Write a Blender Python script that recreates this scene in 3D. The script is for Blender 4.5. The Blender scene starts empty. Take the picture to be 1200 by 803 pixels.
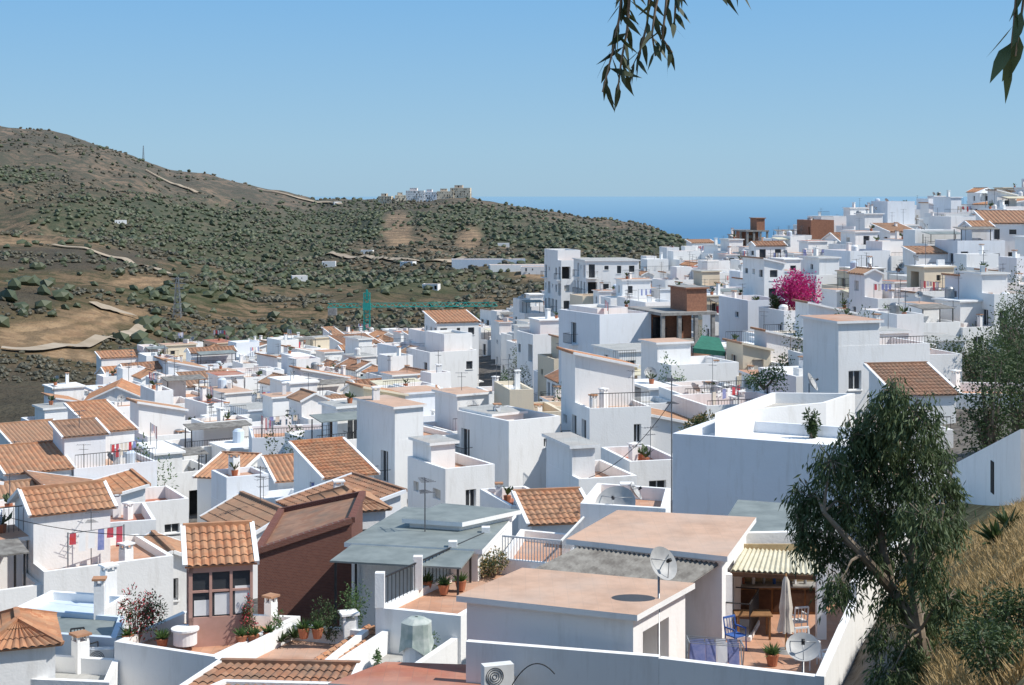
import bpy, math, random
import numpy as np
from mathutils import Vector
R=random.Random(7); NR=np.random.RandomState(5)
F=1800.0; VH=228.0
SC=bpy.context.scene
# ---------------------------------------------------------------- helpers
def P(u,v,D): return ((u-600)/F*D, D, -(v-VH)/F*D)
def px_to_plan(z,*uv):            # image pixel coordinates -> plan position of points at an assumed level z
    out=[]
    for u,v in uv:
        D=-z*F/(v-VH); out.append(((u-600)/F*D,D))
    return out
class MB:
    def __init__(s): s.v=[];s.f=[];s.m=[];s.slots=[]
    def mi(s,m):
        if m not in s.slots: s.slots.append(m)
        return s.slots.index(m)
    def poly(s,pts,m):
        b=len(s.v); s.v.extend([tuple(p) for p in pts]); s.f.append(tuple(range(b,b+len(pts)))); s.m.append(s.mi(m))
    def obox(s,o,ex,ey,xr,yr,zr,m):
        b=len(s.v)
        for z in zr:
            for y in yr:
                for x in xr: s.v.append((o[0]+ex[0]*x+ey[0]*y,o[1]+ex[1]*x+ey[1]*y,z))
        k=s.mi(m)
        for q in ((0,2,3,1),(4,5,7,6),(0,1,5,4),(2,6,7,3),(0,4,6,2),(1,3,7,5)):
            s.f.append(tuple(b+i for i in q)); s.m.append(k)
    def box(s,x,y,z,w,d,h,m,rot=0.0):
        c,n=math.cos(rot),math.sin(rot)
        s.obox((x,y),(c,n),(-n,c),(-w/2,w/2),(-d/2,d/2),(z,z+h),m)
    def beam(s,a,b,t,m,t2=None):
        a=Vector(a);b=Vector(b);d=(b-a)
        if d.length<1e-5:return
        d.normalize(); up=Vector((0,0,1)) if abs(d.z)<.95 else Vector((1,0,0))
        x=d.cross(up).normalized(); y=x.cross(d).normalized(); t2=t2 or t
        B=len(s.v)
        for p in (a,b):
            for i,j in ((-1,-1),(1,-1),(1,1),(-1,1)): s.v.append(tuple(p+x*(i*t/2)+y*(j*t2/2)))
        k=s.mi(m)
        for q in ((0,1,2,3),(7,6,5,4),(0,4,5,1),(1,5,6,2),(2,6,7,3),(3,7,4,0)):
            s.f.append(tuple(B+i for i in q)); s.m.append(k)
    def tube(s,pts,rad,m,n=8,cap=True):
        rings=[]
        for i,p in enumerate(pts):
            p=Vector(p); a=Vector(pts[max(i-1,0)]);c=Vector(pts[min(i+1,len(pts)-1)])
            d=(c-a).normalized(); up=Vector((0,0,1)) if abs(d.z)<.9 else Vector((1,0,0))
            x=d.cross(up).normalized(); y=x.cross(d).normalized()
            r=rad[i] if isinstance(rad,(list,tuple)) else rad
            B=len(s.v)
            for k in range(n):
                t=2*math.pi*k/n; s.v.append(tuple(p+x*(r*math.cos(t))+y*(r*math.sin(t))))
            rings.append(B)
        k=s.mi(m)
        for A,C in zip(rings,rings[1:]):
            for i in range(n):
                j=(i+1)%n; s.f.append((A+i,A+j,C+j,C+i)); s.m.append(k)
        if cap:
            s.f.append(tuple(rings[0]+i for i in range(n))); s.m.append(k)
            s.f.append(tuple(rings[-1]+i for i in range(n))); s.m.append(k)
    def done(s,name,smooth=False,parent=None):
        me=bpy.data.meshes.new(name); me.from_pydata(s.v,[],s.f)
        for m in s.slots: me.materials.append(M[m])
        me.polygons.foreach_set('material_index',s.m)
        if smooth: me.polygons.foreach_set('use_smooth',[True]*len(s.f))
        me.update(); ob=bpy.data.objects.new(name,me); SC.collection.objects.link(ob)
        if parent: ob.parent=parent
        return ob
def vn(x,y,seed=0.0):
    xi=np.floor(x);yi=np.floor(y);fx=x-xi;fy=y-yi
    fx=fx*fx*(3-2*fx);fy=fy*fy*(3-2*fy)
    def h(a,b):
        q=np.sin(a*127.1+b*311.7+seed*17.3)*43758.5453; return q-np.floor(q)
    return (h(xi,yi)*(1-fx)+h(xi+1,yi)*fx)*(1-fy)+(h(xi,yi+1)*(1-fx)+h(xi+1,yi+1)*fx)*fy
def fbm(x,y,seed=0,o=4):
    r=0;a=.5
    for i in range(o): r=r+a*(vn(x,y,seed+i)-.5)*2; x=x*2.03+3.1;y=y*2.03+1.7;a*=.5
    return r
# ---------------------------------------------------------------- materials
M={}
def newmat(name):
    m=bpy.data.materials.new(name); m.use_nodes=True; M[name]=m
    nt=m.node_tree; b=nt.nodes['Principled BSDF']; return m,nt,b
def nd(nt,t,**k):
    n=nt.nodes.new(t)
    for a,b in k.items(): setattr(n,a,b)
    return n
def noise(nt,vec,scale,detail=4,rough=.6):
    n=nd(nt,'ShaderNodeTexNoise'); n.inputs['Scale'].default_value=scale; n.inputs['Detail'].default_value=detail; n.inputs['Roughness'].default_value=rough
    nt.links.new(vec,n.inputs['Vector']); return n.outputs['Fac']
def ramp(nt,fac,lo,hi):
    n=nd(nt,'ShaderNodeMapRange'); n.inputs['From Min'].default_value=lo; n.inputs['From Max'].default_value=hi
    nt.links.new(fac,n.inputs['Value']); return n.outputs['Result']
def mix(nt,fac,a,b,mode='MIX'):
    n=nd(nt,'ShaderNodeMix',data_type='RGBA',blend_type=mode)
    for i,x in ((0,fac),(6,a),(7,b)):
        if isinstance(x,(int,float)): n.inputs[i].default_value=x
        elif isinstance(x,tuple): n.inputs[i].default_value=(*x,1) if len(x)==3 else x
        else: nt.links.new(x,n.inputs[i])
    return n.outputs[2]
def math_(nt,op,a,b=0.0):
    n=nd(nt,'ShaderNodeMath',operation=op)
    for i,x in enumerate((a,b)):
        if isinstance(x,(int,float)): n.inputs[i].default_value=x
        else: nt.links.new(x,n.inputs[i])
    return n.outputs[0]
def coords(nt,scale=(1,1,1)):
    tc=nd(nt,'ShaderNodeTexCoord'); mp=nd(nt,'ShaderNodeMapping'); mp.inputs['Scale'].default_value=scale
    nt.links.new(tc.outputs['Object'],mp.inputs['Vector']); return mp.outputs['Vector']
def bump(nt,b,h,strength,dist=.05):
    n=nd(nt,'ShaderNodeBump'); n.inputs['Strength'].default_value=strength; n.inputs['Distance'].default_value=dist
    nt.links.new(h,n.inputs['Height']); nt.links.new(n.outputs[0],b.inputs['Normal'])
def simple(name,c,c2=None,rough=.8,scale=3.0,bmp=0,metal=0,spec=.3,vs=(1,1,1)):
    m,nt,b=newmat(name); v=coords(nt,vs); f=noise(nt,v,scale,3)
    c2=c2 or tuple(x*.7 for x in c)
    nt.links.new(mix(nt,ramp(nt,f,.35,.68),c,c2),b.inputs['Base Color'])
    b.inputs['Roughness'].default_value=rough; b.inputs['Metallic'].default_value=metal; b.inputs['Specular IOR Level'].default_value=spec
    if bmp: bump(nt,b,f,bmp)
    return m
def wallmat(name,c,tint,st=.35):
    m,nt,b=newmat(name)
    v=coords(nt); vs=coords(nt,(1,1,.16))
    oi=nd(nt,'ShaderNodeObjectInfo')
    base=mix(nt,math_(nt,'MULTIPLY',oi.outputs['Random'],.8),c,tint)
    big=noise(nt,v,.35,3); st1=noise(nt,vs,2.0,4,.7); fine=noise(nt,v,9,1)
    base=mix(nt,math_(nt,'MULTIPLY',ramp(nt,st1,.52,.76),st),base,(.48,.45,.40))
    base=mix(nt,math_(nt,'MULTIPLY',ramp(nt,big,.4,.7),.3),base,tuple(x*.82 for x in c))
    nt.links.new(base,b.inputs['Base Color']); b.inputs['Roughness'].default_value=.9; b.inputs['Specular IOR Level'].default_value=.15
    bump(nt,b,fine,.22,.03)
wallmat('whitewash',(.87,.865,.85),(.80,.795,.785),.38)
wallmat('whitewash_cool',(.78,.80,.83),(.74,.765,.80))
wallmat('cream_wall',(.72,.64,.50),(.68,.59,.46))
wallmat('render_grey',(.46,.45,.43),(.38,.37,.36),.5)
wallmat('pink_wall',(.62,.43,.36),(.6,.4,.33))
def tilemat(name,a,b_,c):
    m,nt,b=newmat(name); v=coords(nt)
    vo=nd(nt,'ShaderNodeTexVoronoi'); vo.inputs['Scale'].default_value=3.2; nt.links.new(v,vo.inputs['Vector'])
    sp=nd(nt,'ShaderNodeSeparateColor'); nt.links.new(vo.outputs['Color'],sp.inputs[0])
    x=mix(nt,sp.outputs[0],a,b_); x=mix(nt,ramp(nt,noise(nt,v,1.3,4),.42,.75),x,c)
    oi=nd(nt,'ShaderNodeObjectInfo'); x=mix(nt,math_(nt,'MULTIPLY',oi.outputs['Random'],.6),x,(.34,.23,.155))
    nt.links.new(x,b.inputs['Base Color']); b.inputs['Roughness'].default_value=.85
tilemat('clay_tile',(.44,.175,.08),(.53,.28,.15),(.26,.15,.09))
tilemat('clay_tile_dark',(.27,.115,.06),(.38,.20,.12),(.15,.105,.075))
def deckmat(name,c,c2,j,sc=2.6):
    m,nt,b=newmat(name); v=coords(nt)
    br=nd(nt,'ShaderNodeTexBrick'); br.inputs['Scale'].default_value=sc; br.inputs['Mortar Size'].default_value=.02; br.offset=0
    br.inputs['Color1'].default_value=(*c,1);br.inputs['Color2'].default_value=(*c2,1);br.inputs['Mortar'].default_value=(*j,1)
    br.inputs['Brick Width'].default_value=1.0;br.inputs['Row Height'].default_value=1.0
    nt.links.new(v,br.inputs['Vector'])
    x=mix(nt,math_(nt,'MULTIPLY',ramp(nt,noise(nt,v,.9,5,.7),.4,.72),.6),br.outputs['Color'],tuple(k*.55 for k in c))
    x=mix(nt,math_(nt,'MULTIPLY',ramp(nt,noise(nt,v,.25,3,.6),.48,.66),.4),x,(.5,.42,.36))
    nt.links.new(x,b.inputs['Base Color']); b.inputs['Roughness'].default_value=.85
deckmat('terracotta_deck',(.50,.26,.16),(.55,.31,.20),(.38,.24,.17))
deckmat('terracotta_pale',(.58,.38,.27),(.57,.37,.26),(.50,.34,.25))
deckmat('red_deck',(.42,.14,.085),(.46,.18,.105),(.33,.15,.10))
deckmat('grey_deck',(.40,.40,.38),(.44,.44,.42),(.3,.3,.3))
m,nt,b=newmat('brick'); v=coords(nt); br=nd(nt,'ShaderNodeTexBrick'); br.inputs['Scale'].default_value=4.5
sp=nd(nt,'ShaderNodeSeparateXYZ'); nt.links.new(v,sp.inputs[0]); cb=nd(nt,'ShaderNodeCombineXYZ')
nt.links.new(math_(nt,'ADD',sp.outputs[0],sp.outputs[1]),cb.inputs[0]); nt.links.new(sp.outputs[2],cb.inputs[1]); nt.links.new(cb.outputs[0],br.inputs['Vector'])
br.inputs['Color1'].default_value=(.13,.04,.028,1);br.inputs['Color2'].default_value=(.18,.065,.042,1);br.inputs['Mortar'].default_value=(.17,.11,.09,1);br.inputs['Mortar Size'].default_value=.03
nt.links.new(br.outputs['Color'],b.inputs['Base Color']); b.inputs['Roughness'].default_value=.9
simple('brick_raw',(.38,.18,.11),(.27,.13,.085),scale=5)
simple('concrete',(.34,.33,.31),(.20,.19,.18),scale=2)
simple('grey_roof',(.25,.28,.27),(.17,.195,.19),scale=1.2,rough=.6)
simple('fibre_roof',(.26,.25,.23),(.13,.12,.11),scale=2.5)
simple('pale_sheet',(.62,.58,.45),(.5,.46,.34),scale=2)
simple('blue_white',(.60,.68,.76),(.52,.6,.7),scale=1)
simple('wood_dark',(.10,.05,.028),(.06,.03,.018),scale=6)
simple('wood',(.30,.16,.07),(.20,.10,.045),scale=6)
simple('frame_white',(.75,.75,.74),(.66,.66,.65))
simple('frame_pink',(.50,.30,.25),(.45,.27,.22))
simple('metal_dark',(.06,.06,.065),(.04,.04,.04),rough=.5,metal=.4)
simple('metal_grey',(.38,.39,.40),(.28,.29,.3),rough=.45,metal=.5)
simple('mast_metal',(.22,.22,.23),(.14,.14,.15),rough=.5,metal=.3)
simple('dish_grey',(.46,.46,.45),(.36,.36,.36),rough=.5)
simple('shutter',(.55,.52,.47),(.45,.43,.4))
simple('dark_void',(.03,.03,.032),(.02,.02,.02))
simple('crane_paint',(.03,.34,.29),(.02,.26,.23),rough=.5)
simple('canvas',(.66,.60,.52),(.56,.50,.43))
simple('canvas_white',(.8,.8,.8),(.74,.74,.74))
simple('cloth_blue',(.16,.20,.42),(.28,.30,.5),scale=6)
simple('awning_green',(.04,.17,.12),(.03,.13,.09))
simple('tarp',(.30,.36,.33),(.5,.53,.5),scale=2.5)
simple('pot',(.45,.17,.09),(.35,.13,.07))
simple('kitchen_tile',(.52,.40,.24),(.42,.30,.17),scale=4)
simple('blue_paint',(.05,.13,.40),(.04,.1,.3))
simple('track_soil',(.40,.33,.25),(.30,.24,.17),scale=.1)
simple('bark',(.30,.24,.18),(.14,.11,.085),scale=4)
simple('cable',(.02,.02,.02))
m,nt,b=newmat('glass'); v=coords(nt); nt.links.new(mix(nt,noise(nt,v,.8,2),(.012,.016,.024),(.08,.085,.09)),b.inputs['Base Color']); b.inputs['Roughness'].default_value=.12
def leafmat(name,a,c,sc=4,tr=.25):
    m,nt,b=newmat(name); v=coords(nt)
    f=ramp(nt,noise(nt,v,sc,2,.8),.3,.7); col=mix(nt,f,a,c); nt.links.new(col,b.inputs['Base Color']); b.inputs['Roughness'].default_value=.6
    if tr:
        t=nd(nt,'ShaderNodeBsdfTranslucent'); nt.links.new(col,t.inputs['Color'])
        ms=nd(nt,'ShaderNodeMixShader'); ms.inputs[0].default_value=tr
        nt.links.new(b.outputs[0],ms.inputs[1]); nt.links.new(t.outputs[0],ms.inputs[2]); nt.links.new(ms.outputs[0],nt.nodes['Material Output'].inputs[0])
leafmat('eucalyptus_leaf',(.04,.07,.026),(.13,.18,.075),5)
leafmat('eucalyptus_leaf_backlit',(.018,.03,.012),(.05,.07,.03),9)  # overhead sprays: backlit shade put into a darker leaf colour
leafmat('leaf',(.025,.052,.015),(.08,.12,.04),5)
leafmat('leaf_bright',(.05,.11,.03),(.12,.20,.06),5)
leafmat('flower_magenta',(.46,.012,.13),(.62,.04,.25),3)
leafmat('flower_red',(.6,.05,.04),(.5,.1,.15),3)
leafmat('dry_grass_blade',(.52,.37,.17),(.36,.24,.10),.8,.1)
leafmat('far_leaf',(.045,.06,.028),(.085,.10,.048),.03,0)
leafmat('far_scrub',(.055,.052,.032),(.095,.085,.052),.03,0)
# ---------------------------------------------------------------- terrain
TB=[
(6,[(-600,1700),(0,1700),(900,1700),(1000,1650),(1100,1050),(1200,888),(1800,800)]),
(14,[(-600,1500),(0,1500),(900,1480),(1000,1300),(1100,900),(1200,790),(1800,640)]),
(25,[(-600,1150),(0,1150),(800,1150),(900,1080),(1000,960),(1100,760),(1200,690),(1800,560)]),
(35,[(-600,990),(0,980),(600,950),(800,920),(900,900),(1000,860),(1090,720),(1200,622),(1800,520)]),
(50,[(-600,870),(0,860),(600,820),(800,800),(900,780),(1000,740),(1100,640),(1200,585),(1800,480)]),
(70,[(-600,760),(0,730),(200,730),(400,710),(600,680),(700,660),(800,640),(900,620),(1000,590),(1100,560),(1200,530),(1800,440)]),
(100,[(-600,660),(0,640),(200,640),(400,625),(600,600),(700,570),(800,540),(900,510),(1000,490),(1100,470),(1200,470),(1800,400)]),
(140,[(-600,620),(0,585),(100,570),(200,562),(400,548),(500,540),(600,530),(700,500),(800,480),(900,450),(1000,430),(1100,415),(1200,410),(1800,360)]),
(180,[(-600,610),(-100,590),(0,555),(100,525),(200,508),(300,500),(500,490),(600,480),(700,455),(800,435),(900,410),(1000,390),(1100,370),(1200,360),(1800,320)]),
(230,[(-600,570),(0,515),(100,490),(200,462),(300,455),(400,450),(600,438),(700,410),(800,385),(900,360),(1000,335),(1100,320),(1200,300),(1800,270)]),
(300,[(-600,500),(0,450),(100,455),(200,457),(300,445),(400,436),(500,428),(600,410),(700,375),(800,345),(900,322),(1000,302),(1100,287),(1200,273),(1800,250)]),
(400,[(-600,390),(0,380),(100,405),(200,428),(300,418),(400,408),(500,398),(600,385),(700,360),(800,340),(900,328),(1000,315),(1200,290),(1800,280)]),
(480,[(-600,300),(0,318),(60,330),(110,345),(160,366),(210,392),(300,402),(400,396),(500,388),(600,375),(700,350),(800,335),(900,325),(1200,300),(1800,300)]),
(600,[(-600,320),(0,338),(100,350),(200,366),(300,382),(400,380),(500,372),(600,362),(700,342),(800,328),(900,322),(1200,310),(1800,310)]),
(800,[(-600,290),(0,294),(100,298),(200,322),(300,350),(400,352),(500,350),(600,345),(700,328),(800,318),(900,312),(1200,312),(1800,312)]),
(1100,[(-600,240),(0,262),(100,268),(200,290),(300,312),(400,318),(500,312),(600,310),(700,306),(800,303),(900,304),(1200,312),(1800,312)]),
(1500,[(-600,170),(0,198),(100,212),(200,240),(300,262),(400,276),(500,262),(600,270),(700,280),(800,292),(900,304),(1200,318),(1800,318)]),
(1900,[(-600,140),(0,150),(60,154),(130,170),(165,186),(200,199),(250,206),(330,222),(372,235),(400,231),(450,234),(545,232),(565,238),(620,249),(700,259),(760,268),(800,284),(850,302),(1200,330),(1800,340)]),
(2500,[(-600,220),(0,230),(200,260),(400,300),(600,315),(800,325),(1200,350),(1800,350)]),
(3800,[(-600,388),(1800,388)]),(6000,[(-600,345),(1800,345)])]
DS=np.array([-40,0.5,3]+[r[0] for r in TB],float)
def gz(X,Y):
    X=np.atleast_1d(np.asarray(X,float));Y=np.atleast_1d(np.asarray(Y,float))
    u=np.clip(600+F*X/np.maximum(Y,5.0),-600,1800)
    Z=[np.full_like(u,-1.2),np.full_like(u,-1.7),np.full_like(u,-2.0)]
    for D,r in TB:
        Z.append(-(np.interp(u,[a for a,_ in r],[b for _,b in r])-VH)/F*D)
    Z=np.array(Z); i=np.clip(np.searchsorted(DS,Y)-1,0,len(DS)-2)
    t=np.clip((Y-DS[i])/(DS[i+1]-DS[i]),0,1); n=np.arange(len(u))
    z=Z[i,n]*(1-t)+Z[i+1,n]*t
    a=np.clip((Y-350)/500,0,1)*np.clip((2600-Y)/600,.15,1)
    a=a*np.clip((1500-np.abs(X))/400+1,.3,1)
    gul=np.interp(Y,[700,1100,1650,1850],[12,26,26,10])
    z=z+a*(fbm(X/230,Y/300,3,4)*14+ -np.abs(fbm(X/100,Y/220,8,4))*gul+gul*.3)
    z=z+np.clip((Y-345)/80,0,1)*np.clip((800-Y)/200,0,1)*-np.abs(fbm(X/28,Y/40,18,3))*4.5
    z=z+np.clip(1-Y/60,0,1)*fbm(X/3,Y/3,2,3)*.18*np.clip(Y/4,0,1)
    return z
def g(x,y): return float(gz(x,y)[0])
def hit(u,v,d0,d1):
    D=np.geomspace(d0,d1,500); X=(u-600)/F*D; z=gz(X,D); r=-(v-VH)/F*D
    k=np.where(z>=r)[0]; i=k[0] if len(k) else int(np.argmin(r-z))
    return float(X[i]),float(D[i]),float(z[i])
tcol=np.concatenate([np.linspace(-1.5,-.46,22),np.linspace(-.44,.44,400),np.linspace(.46,1.5,22)])
dro=np.concatenate([[-40,-20,-8,-2],np.linspace(0.5,20,40),np.geomspace(20.7,6000,400)])
T,DD=np.meshgrid(tcol,dro); XX=(T*(DD.clip(0)+12)); YY=DD
ZZ=gz(XX.ravel(),YY.ravel()).reshape(XX.shape)
nr,nc=XX.shape
verts=np.stack([XX,YY,ZZ],-1).reshape(-1,3)
idx=np.arange(nr*nc).reshape(nr,nc)
fc=np.stack([idx[:-1,:-1],idx[:-1,1:],idx[1:,1:],idx[1:,:-1]],-1).reshape(-1,4)
me=bpy.data.meshes.new('ground'); me.from_pydata(verts.tolist(),[],fc.tolist()); me.polygons.foreach_set('use_smooth',[True]*len(fc))
ground=bpy.data.objects.new('ground',me); SC.collection.objects.link(ground)
EDG=([33,75,100,130,180,230,300,345],[-200,-150,-60,20,62,112,228,270])
def cover(X,Y,Z):
    Ys=np.maximum(Y,1); U=600+F*X/Ys; V=VH-F*Z/Ys
    wob=fbm(X/60,Y/60,21,4)
    def blob(u,v,ru,rv,w=.8,n=330):
        q=((U-u)/ru)**2+((V-v)/rv)**2
        return np.clip(1.4-q+wob*w,0,1)*(Y>n)
    gr=np.zeros_like(X)
    for b in [(200,262,130,28,1.2),(120,250,80,22,1.2),(300,285,120,26,1.2),(400,262,95,24,1.2),(560,262,75,20),(640,278,90,18),(740,285,70,14),(340,325,90,16),(20,205,50,10),(500,330,90,16),(640,310,80,14),(230,345,70,12)]: gr=np.maximum(gr,blob(*b))
    ea=np.zeros_like(X)
    for b in [(60,392,70,24,.8,350),(120,372,55,12,.8,350),(80,425,45,18,.8,350),(466,273,17,24,.9,1200),(550,283,16,20,.9,1200),(30,283,40,5),(165,330,30,6),(640,320,40,8,1.2)]: ea=np.maximum(ea,blob(*b))
    dk=np.zeros_like(X)
    for b in [(80,303,115,13,.8,550),(220,410,90,18),(165,420,50,18),(20,350,60,14),(420,385,60,12)]: dk=np.maximum(dk,blob(*b))
    dk=np.maximum(dk,np.clip((345-Y)/30,0,1)*(Y>80)*.9)
    town=np.clip((360-Y)/30,0,1)*np.clip((Y-33)/4,0,1)
    edge=np.interp(Y,*EDG)
    town=town*np.clip((U-edge+8)/16,0,1)
    bank=np.clip((62-Y)/6,0,1)*np.clip((U-1045+ (Y-35)*1.5)/25,0,1)+ (Y<12)
    town=town*(1-np.clip(bank,0,1)); dk=dk*(1-np.clip(town+bank,0,1))
    return gr,ea,dk,town,np.clip(bank,0,1)
gr,ea,dk,tw,bk=cover(verts[:,0],verts[:,1],verts[:,2])
for nm,arr in (('cover',(gr,ea,dk)),('zone',(tw,bk,bk*0))):
    at=me.color_attributes.new(nm,'FLOAT_COLOR','POINT')
    at.data.foreach_set('color',np.stack([*arr,np.ones(len(gr))],-1).astype(np.float32).ravel())
m,nt,b=newmat('ground'); v=coords(nt)
A=nd(nt,'ShaderNodeAttribute',attribute_name='cover'); S1=nd(nt,'ShaderNodeSeparateColor'); nt.links.new(A.outputs['Color'],S1.inputs[0])
Bn=nd(nt,'ShaderNodeAttribute',attribute_name='zone'); S2=nd(nt,'ShaderNodeSeparateColor'); nt.links.new(Bn.outputs['Color'],S2.inputs[0])
n1=noise(nt,v,.012,6,.65); n2=noise(nt,v,.09,5,.7); n3=noise(nt,v,.5,4,.7)
c=mix(nt,ramp(nt,n1,.40,.60),(.095,.075,.045),(.21,.145,.09))
c=mix(nt,ramp(nt,n2,.44,.56),c,(.07,.065,.036))
grc=mix(nt,ramp(nt,n2,.38,.58),(.10,.095,.055),(.045,.06,.027))
c=mix(nt,math_(nt,'MULTIPLY',S1.outputs[0],.85),c,grc)
wv=nd(nt,'ShaderNodeTexWave',wave_type='BANDS',bands_direction='Z'); wv.inputs['Scale'].default_value=.16; wv.inputs['Distortion'].default_value=2.5; wv.inputs['Detail'].default_value=2; nt.links.new(v,wv.inputs['Vector'])
eac=mix(nt,ramp(nt,noise(nt,coords(nt,(1,1,5)),.12,5),.35,.65),(.38,.26,.155),(.25,.16,.095))
eac=mix(nt,math_(nt,'MULTIPLY',ramp(nt,wv.outputs['Fac'],.45,.9),.6),eac,(.13,.095,.06))
c=mix(nt,math_(nt,'MULTIPLY',S1.outputs[1],.85),c,eac)
dkc=mix(nt,ramp(nt,n2,.35,.7),(.05,.047,.038),(.10,.085,.065))
c=mix(nt,math_(nt,'MULTIPLY',S1.outputs[2],.85),c,dkc)
c=mix(nt,S2.outputs[0],c,mix(nt,ramp(nt,n3,.35,.65),(.18,.165,.15),(.10,.09,.08)))
c=mix(nt,S2.outputs[1],c,mix(nt,ramp(nt,noise(nt,v,1.5,4,.7),.4,.65),(.44,.31,.145),(.22,.14,.065)))
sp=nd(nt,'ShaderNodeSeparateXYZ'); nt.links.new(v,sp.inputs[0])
c=mix(nt,math_(nt,'MULTIPLY',ramp(nt,sp.outputs[1],600,2600),.26),c,(.20,.24,.30))  # aerial haze painted into the base colour, growing with distance
nt.links.new(c,b.inputs['Base Color']); b.inputs['Roughness'].default_value=1; b.inputs['Specular IOR Level'].default_value=.05
bump(nt,b,n2,.8,5.0)
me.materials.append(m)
# sea
m,nt,b=newmat('sea'); v=coords(nt)
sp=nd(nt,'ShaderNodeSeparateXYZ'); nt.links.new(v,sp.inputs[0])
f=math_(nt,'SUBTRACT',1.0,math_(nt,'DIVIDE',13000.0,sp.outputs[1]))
c=mix(nt,ramp(nt,f,0,.9),(.085,.20,.33),(.20,.335,.44))  # water pales with distance: horizon haze painted into its colour
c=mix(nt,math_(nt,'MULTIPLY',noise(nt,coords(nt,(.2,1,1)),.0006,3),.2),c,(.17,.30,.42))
nt.links.new(c,b.inputs['Base Color']); b.inputs['Roughness'].default_value=.9; b.inputs['Specular IOR Level'].default_value=.05
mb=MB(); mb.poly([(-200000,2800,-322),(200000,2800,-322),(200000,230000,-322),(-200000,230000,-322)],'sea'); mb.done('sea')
# ---------------------------------------------------------------- building parts
def inset(poly,t):
    n=len(poly);out=[]
    for i in range(n):
        p=Vector(poly[i]);a=(p-Vector(poly[i-1])).normalized();c=(Vector(poly[(i+1)%n])-p).normalized()
        na=Vector((-a.y,a.x));nc_=Vector((-c.y,c.x)); k=1+na.dot(nc_)
        o=(na+nc_)/max(k,.3)*t; out.append((p.x+o.x,p.y+o.y))
    return out
def wall(mb,p0,p1,z0,z1,ops,m,lod=0,frame='frame_white',th=.2):
    e=Vector((p1[0]-p0[0],p1[1]-p0[1]));L=e.length;e.normalize();n=Vector((e.y,-e.x))
    ops=[o for o in ops if o[0]>.12 and o[1]<L-.12 and o[2]>z0+.02 and o[3]<z1-.05]
    xs=sorted(set([0,L]+[o[0] for o in ops]+[o[1] for o in ops]));zs=sorted(set([z0,z1]+[o[2] for o in ops]+[o[3] for o in ops]))
    def pt(s,z,k=0): return (p0[0]+e.x*s-n.x*k,p0[1]+e.y*s-n.y*k,z)
    for i in range(len(xs)-1):
        for j in range(len(zs)-1):
            cx=(xs[i]+xs[i+1])/2;cz=(zs[j]+zs[j+1])/2
            if any(o[0]<cx<o[1] and o[2]<cz<o[3] for o in ops): continue
            mb.poly([pt(xs[i],zs[j]),pt(xs[i+1],zs[j]),pt(xs[i+1],zs[j+1]),pt(xs[i],zs[j+1])],m)
    ey=(n.x,n.y);ex=(e.x,e.y)
    for a,b_,c0,c1,kind in ops:
        k=.9 if kind=='open' else th
        mb.poly([pt(a,c0),pt(a,c0,k),pt(a,c1,k),pt(a,c1)],m);mb.poly([pt(b_,c0),pt(b_,c0,k),pt(b_,c1,k),pt(b_,c1)],m)
        mb.poly([pt(a,c1),pt(b_,c1),pt(b_,c1,k),pt(a,c1,k)],m);mb.poly([pt(a,c0),pt(b_,c0),pt(b_,c0,k),pt(a,c0,k)],m)
        fill={'win':'glass','bal':'glass','door':'wood_dark','open':'dark_void','shut':'shutter','gar':'metal_grey'}[kind]
        mb.poly([pt(a,c0,k),pt(b_,c0,k),pt(b_,c1,k),pt(a,c1,k)],fill)
        if kind in('win','bal') and lod>=1:
            t=.055
            for (x0,x1,y0,y1) in ((a,a+t,c0,c1),(b_-t,b_,c0,c1),(a+t,b_-t,c0,c0+t),(a+t,b_-t,c1-t,c1),((a+b_)/2-t/2,(a+b_)/2+t/2,c0+t,c1-t)):
                mb.obox(p0,ex,ey,(x0,x1),(-k+.003,-k+.05),(y0,y1),frame)
        if kind=='win':
            mb.obox(p0,ex,ey,(a-.07,b_+.07),(.003,.08),(c0-.07,c0-.003),m)
            if lod>=1 and (int(a*37)%3==0):
                nb=int((b_-a)/.14)
                for i in range(nb+1): mb.obox(p0,ex,ey,(a+i*(b_-a)/max(nb,1)-.01,a+i*(b_-a)/max(nb,1)+.01),(.03,.05),(c0,c1),'metal_dark')
        if kind=='bal':
            x0,x1=a-.35,b_+.35
            mb.obox(p0,ex,ey,(x0,x1),(.004,.75),(c0-.14,c0-.01),m)
            st=.14 if lod>=1 else .3
            for z in (c0+.95,c0+.06): mb.obox(p0,ex,ey,(x0,x1),(.70,.735),(z,z+.035),'metal_dark')
            for i in range(int((x1-x0)/st)+1): mb.obox(p0,ex,ey,(x0+i*st,x0+i*st+.02),(.705,.73),(c0+.09,c0+.95),'metal_dark')
            for s in(x0,x1-.03): mb.obox(p0,ex,ey,(s,s+.03),(.0,.70),(c0+.95,c0+.985),'metal_dark')
def auto_ops(L,ztop,zb,rng,dens):
    ops=[];k=0
    while ztop-2.8*(k+1)>zb-.3 and k<4:
        t=ztop-2.8*k; nn=int(L/1.9)
        for i in range(nn):
            if rng.random()>dens: continue
            c=(i+.5)*L/nn+rng.uniform(-.15,.15); q=rng.random()
            if q<.58: w=rng.choice([.5,.7,.9,1.0]);h=rng.choice([.6,1.0,1.2]);ops.append((c-w/2,c+w/2,t-.75-h,t-.75,'win' if rng.random()<.85 else 'shut'))
            elif q<.84: ops.append((c-.5,c+.5,t-2.6,t-.5,'bal'))
            elif q<.92: ops.append((c-.42,c+.42,t-2.6,t-.6,'door'))
            else: ops.append((c-.75,c+.75,t-2.5,t-.45,'open'))
        k+=1
    return ops
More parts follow.
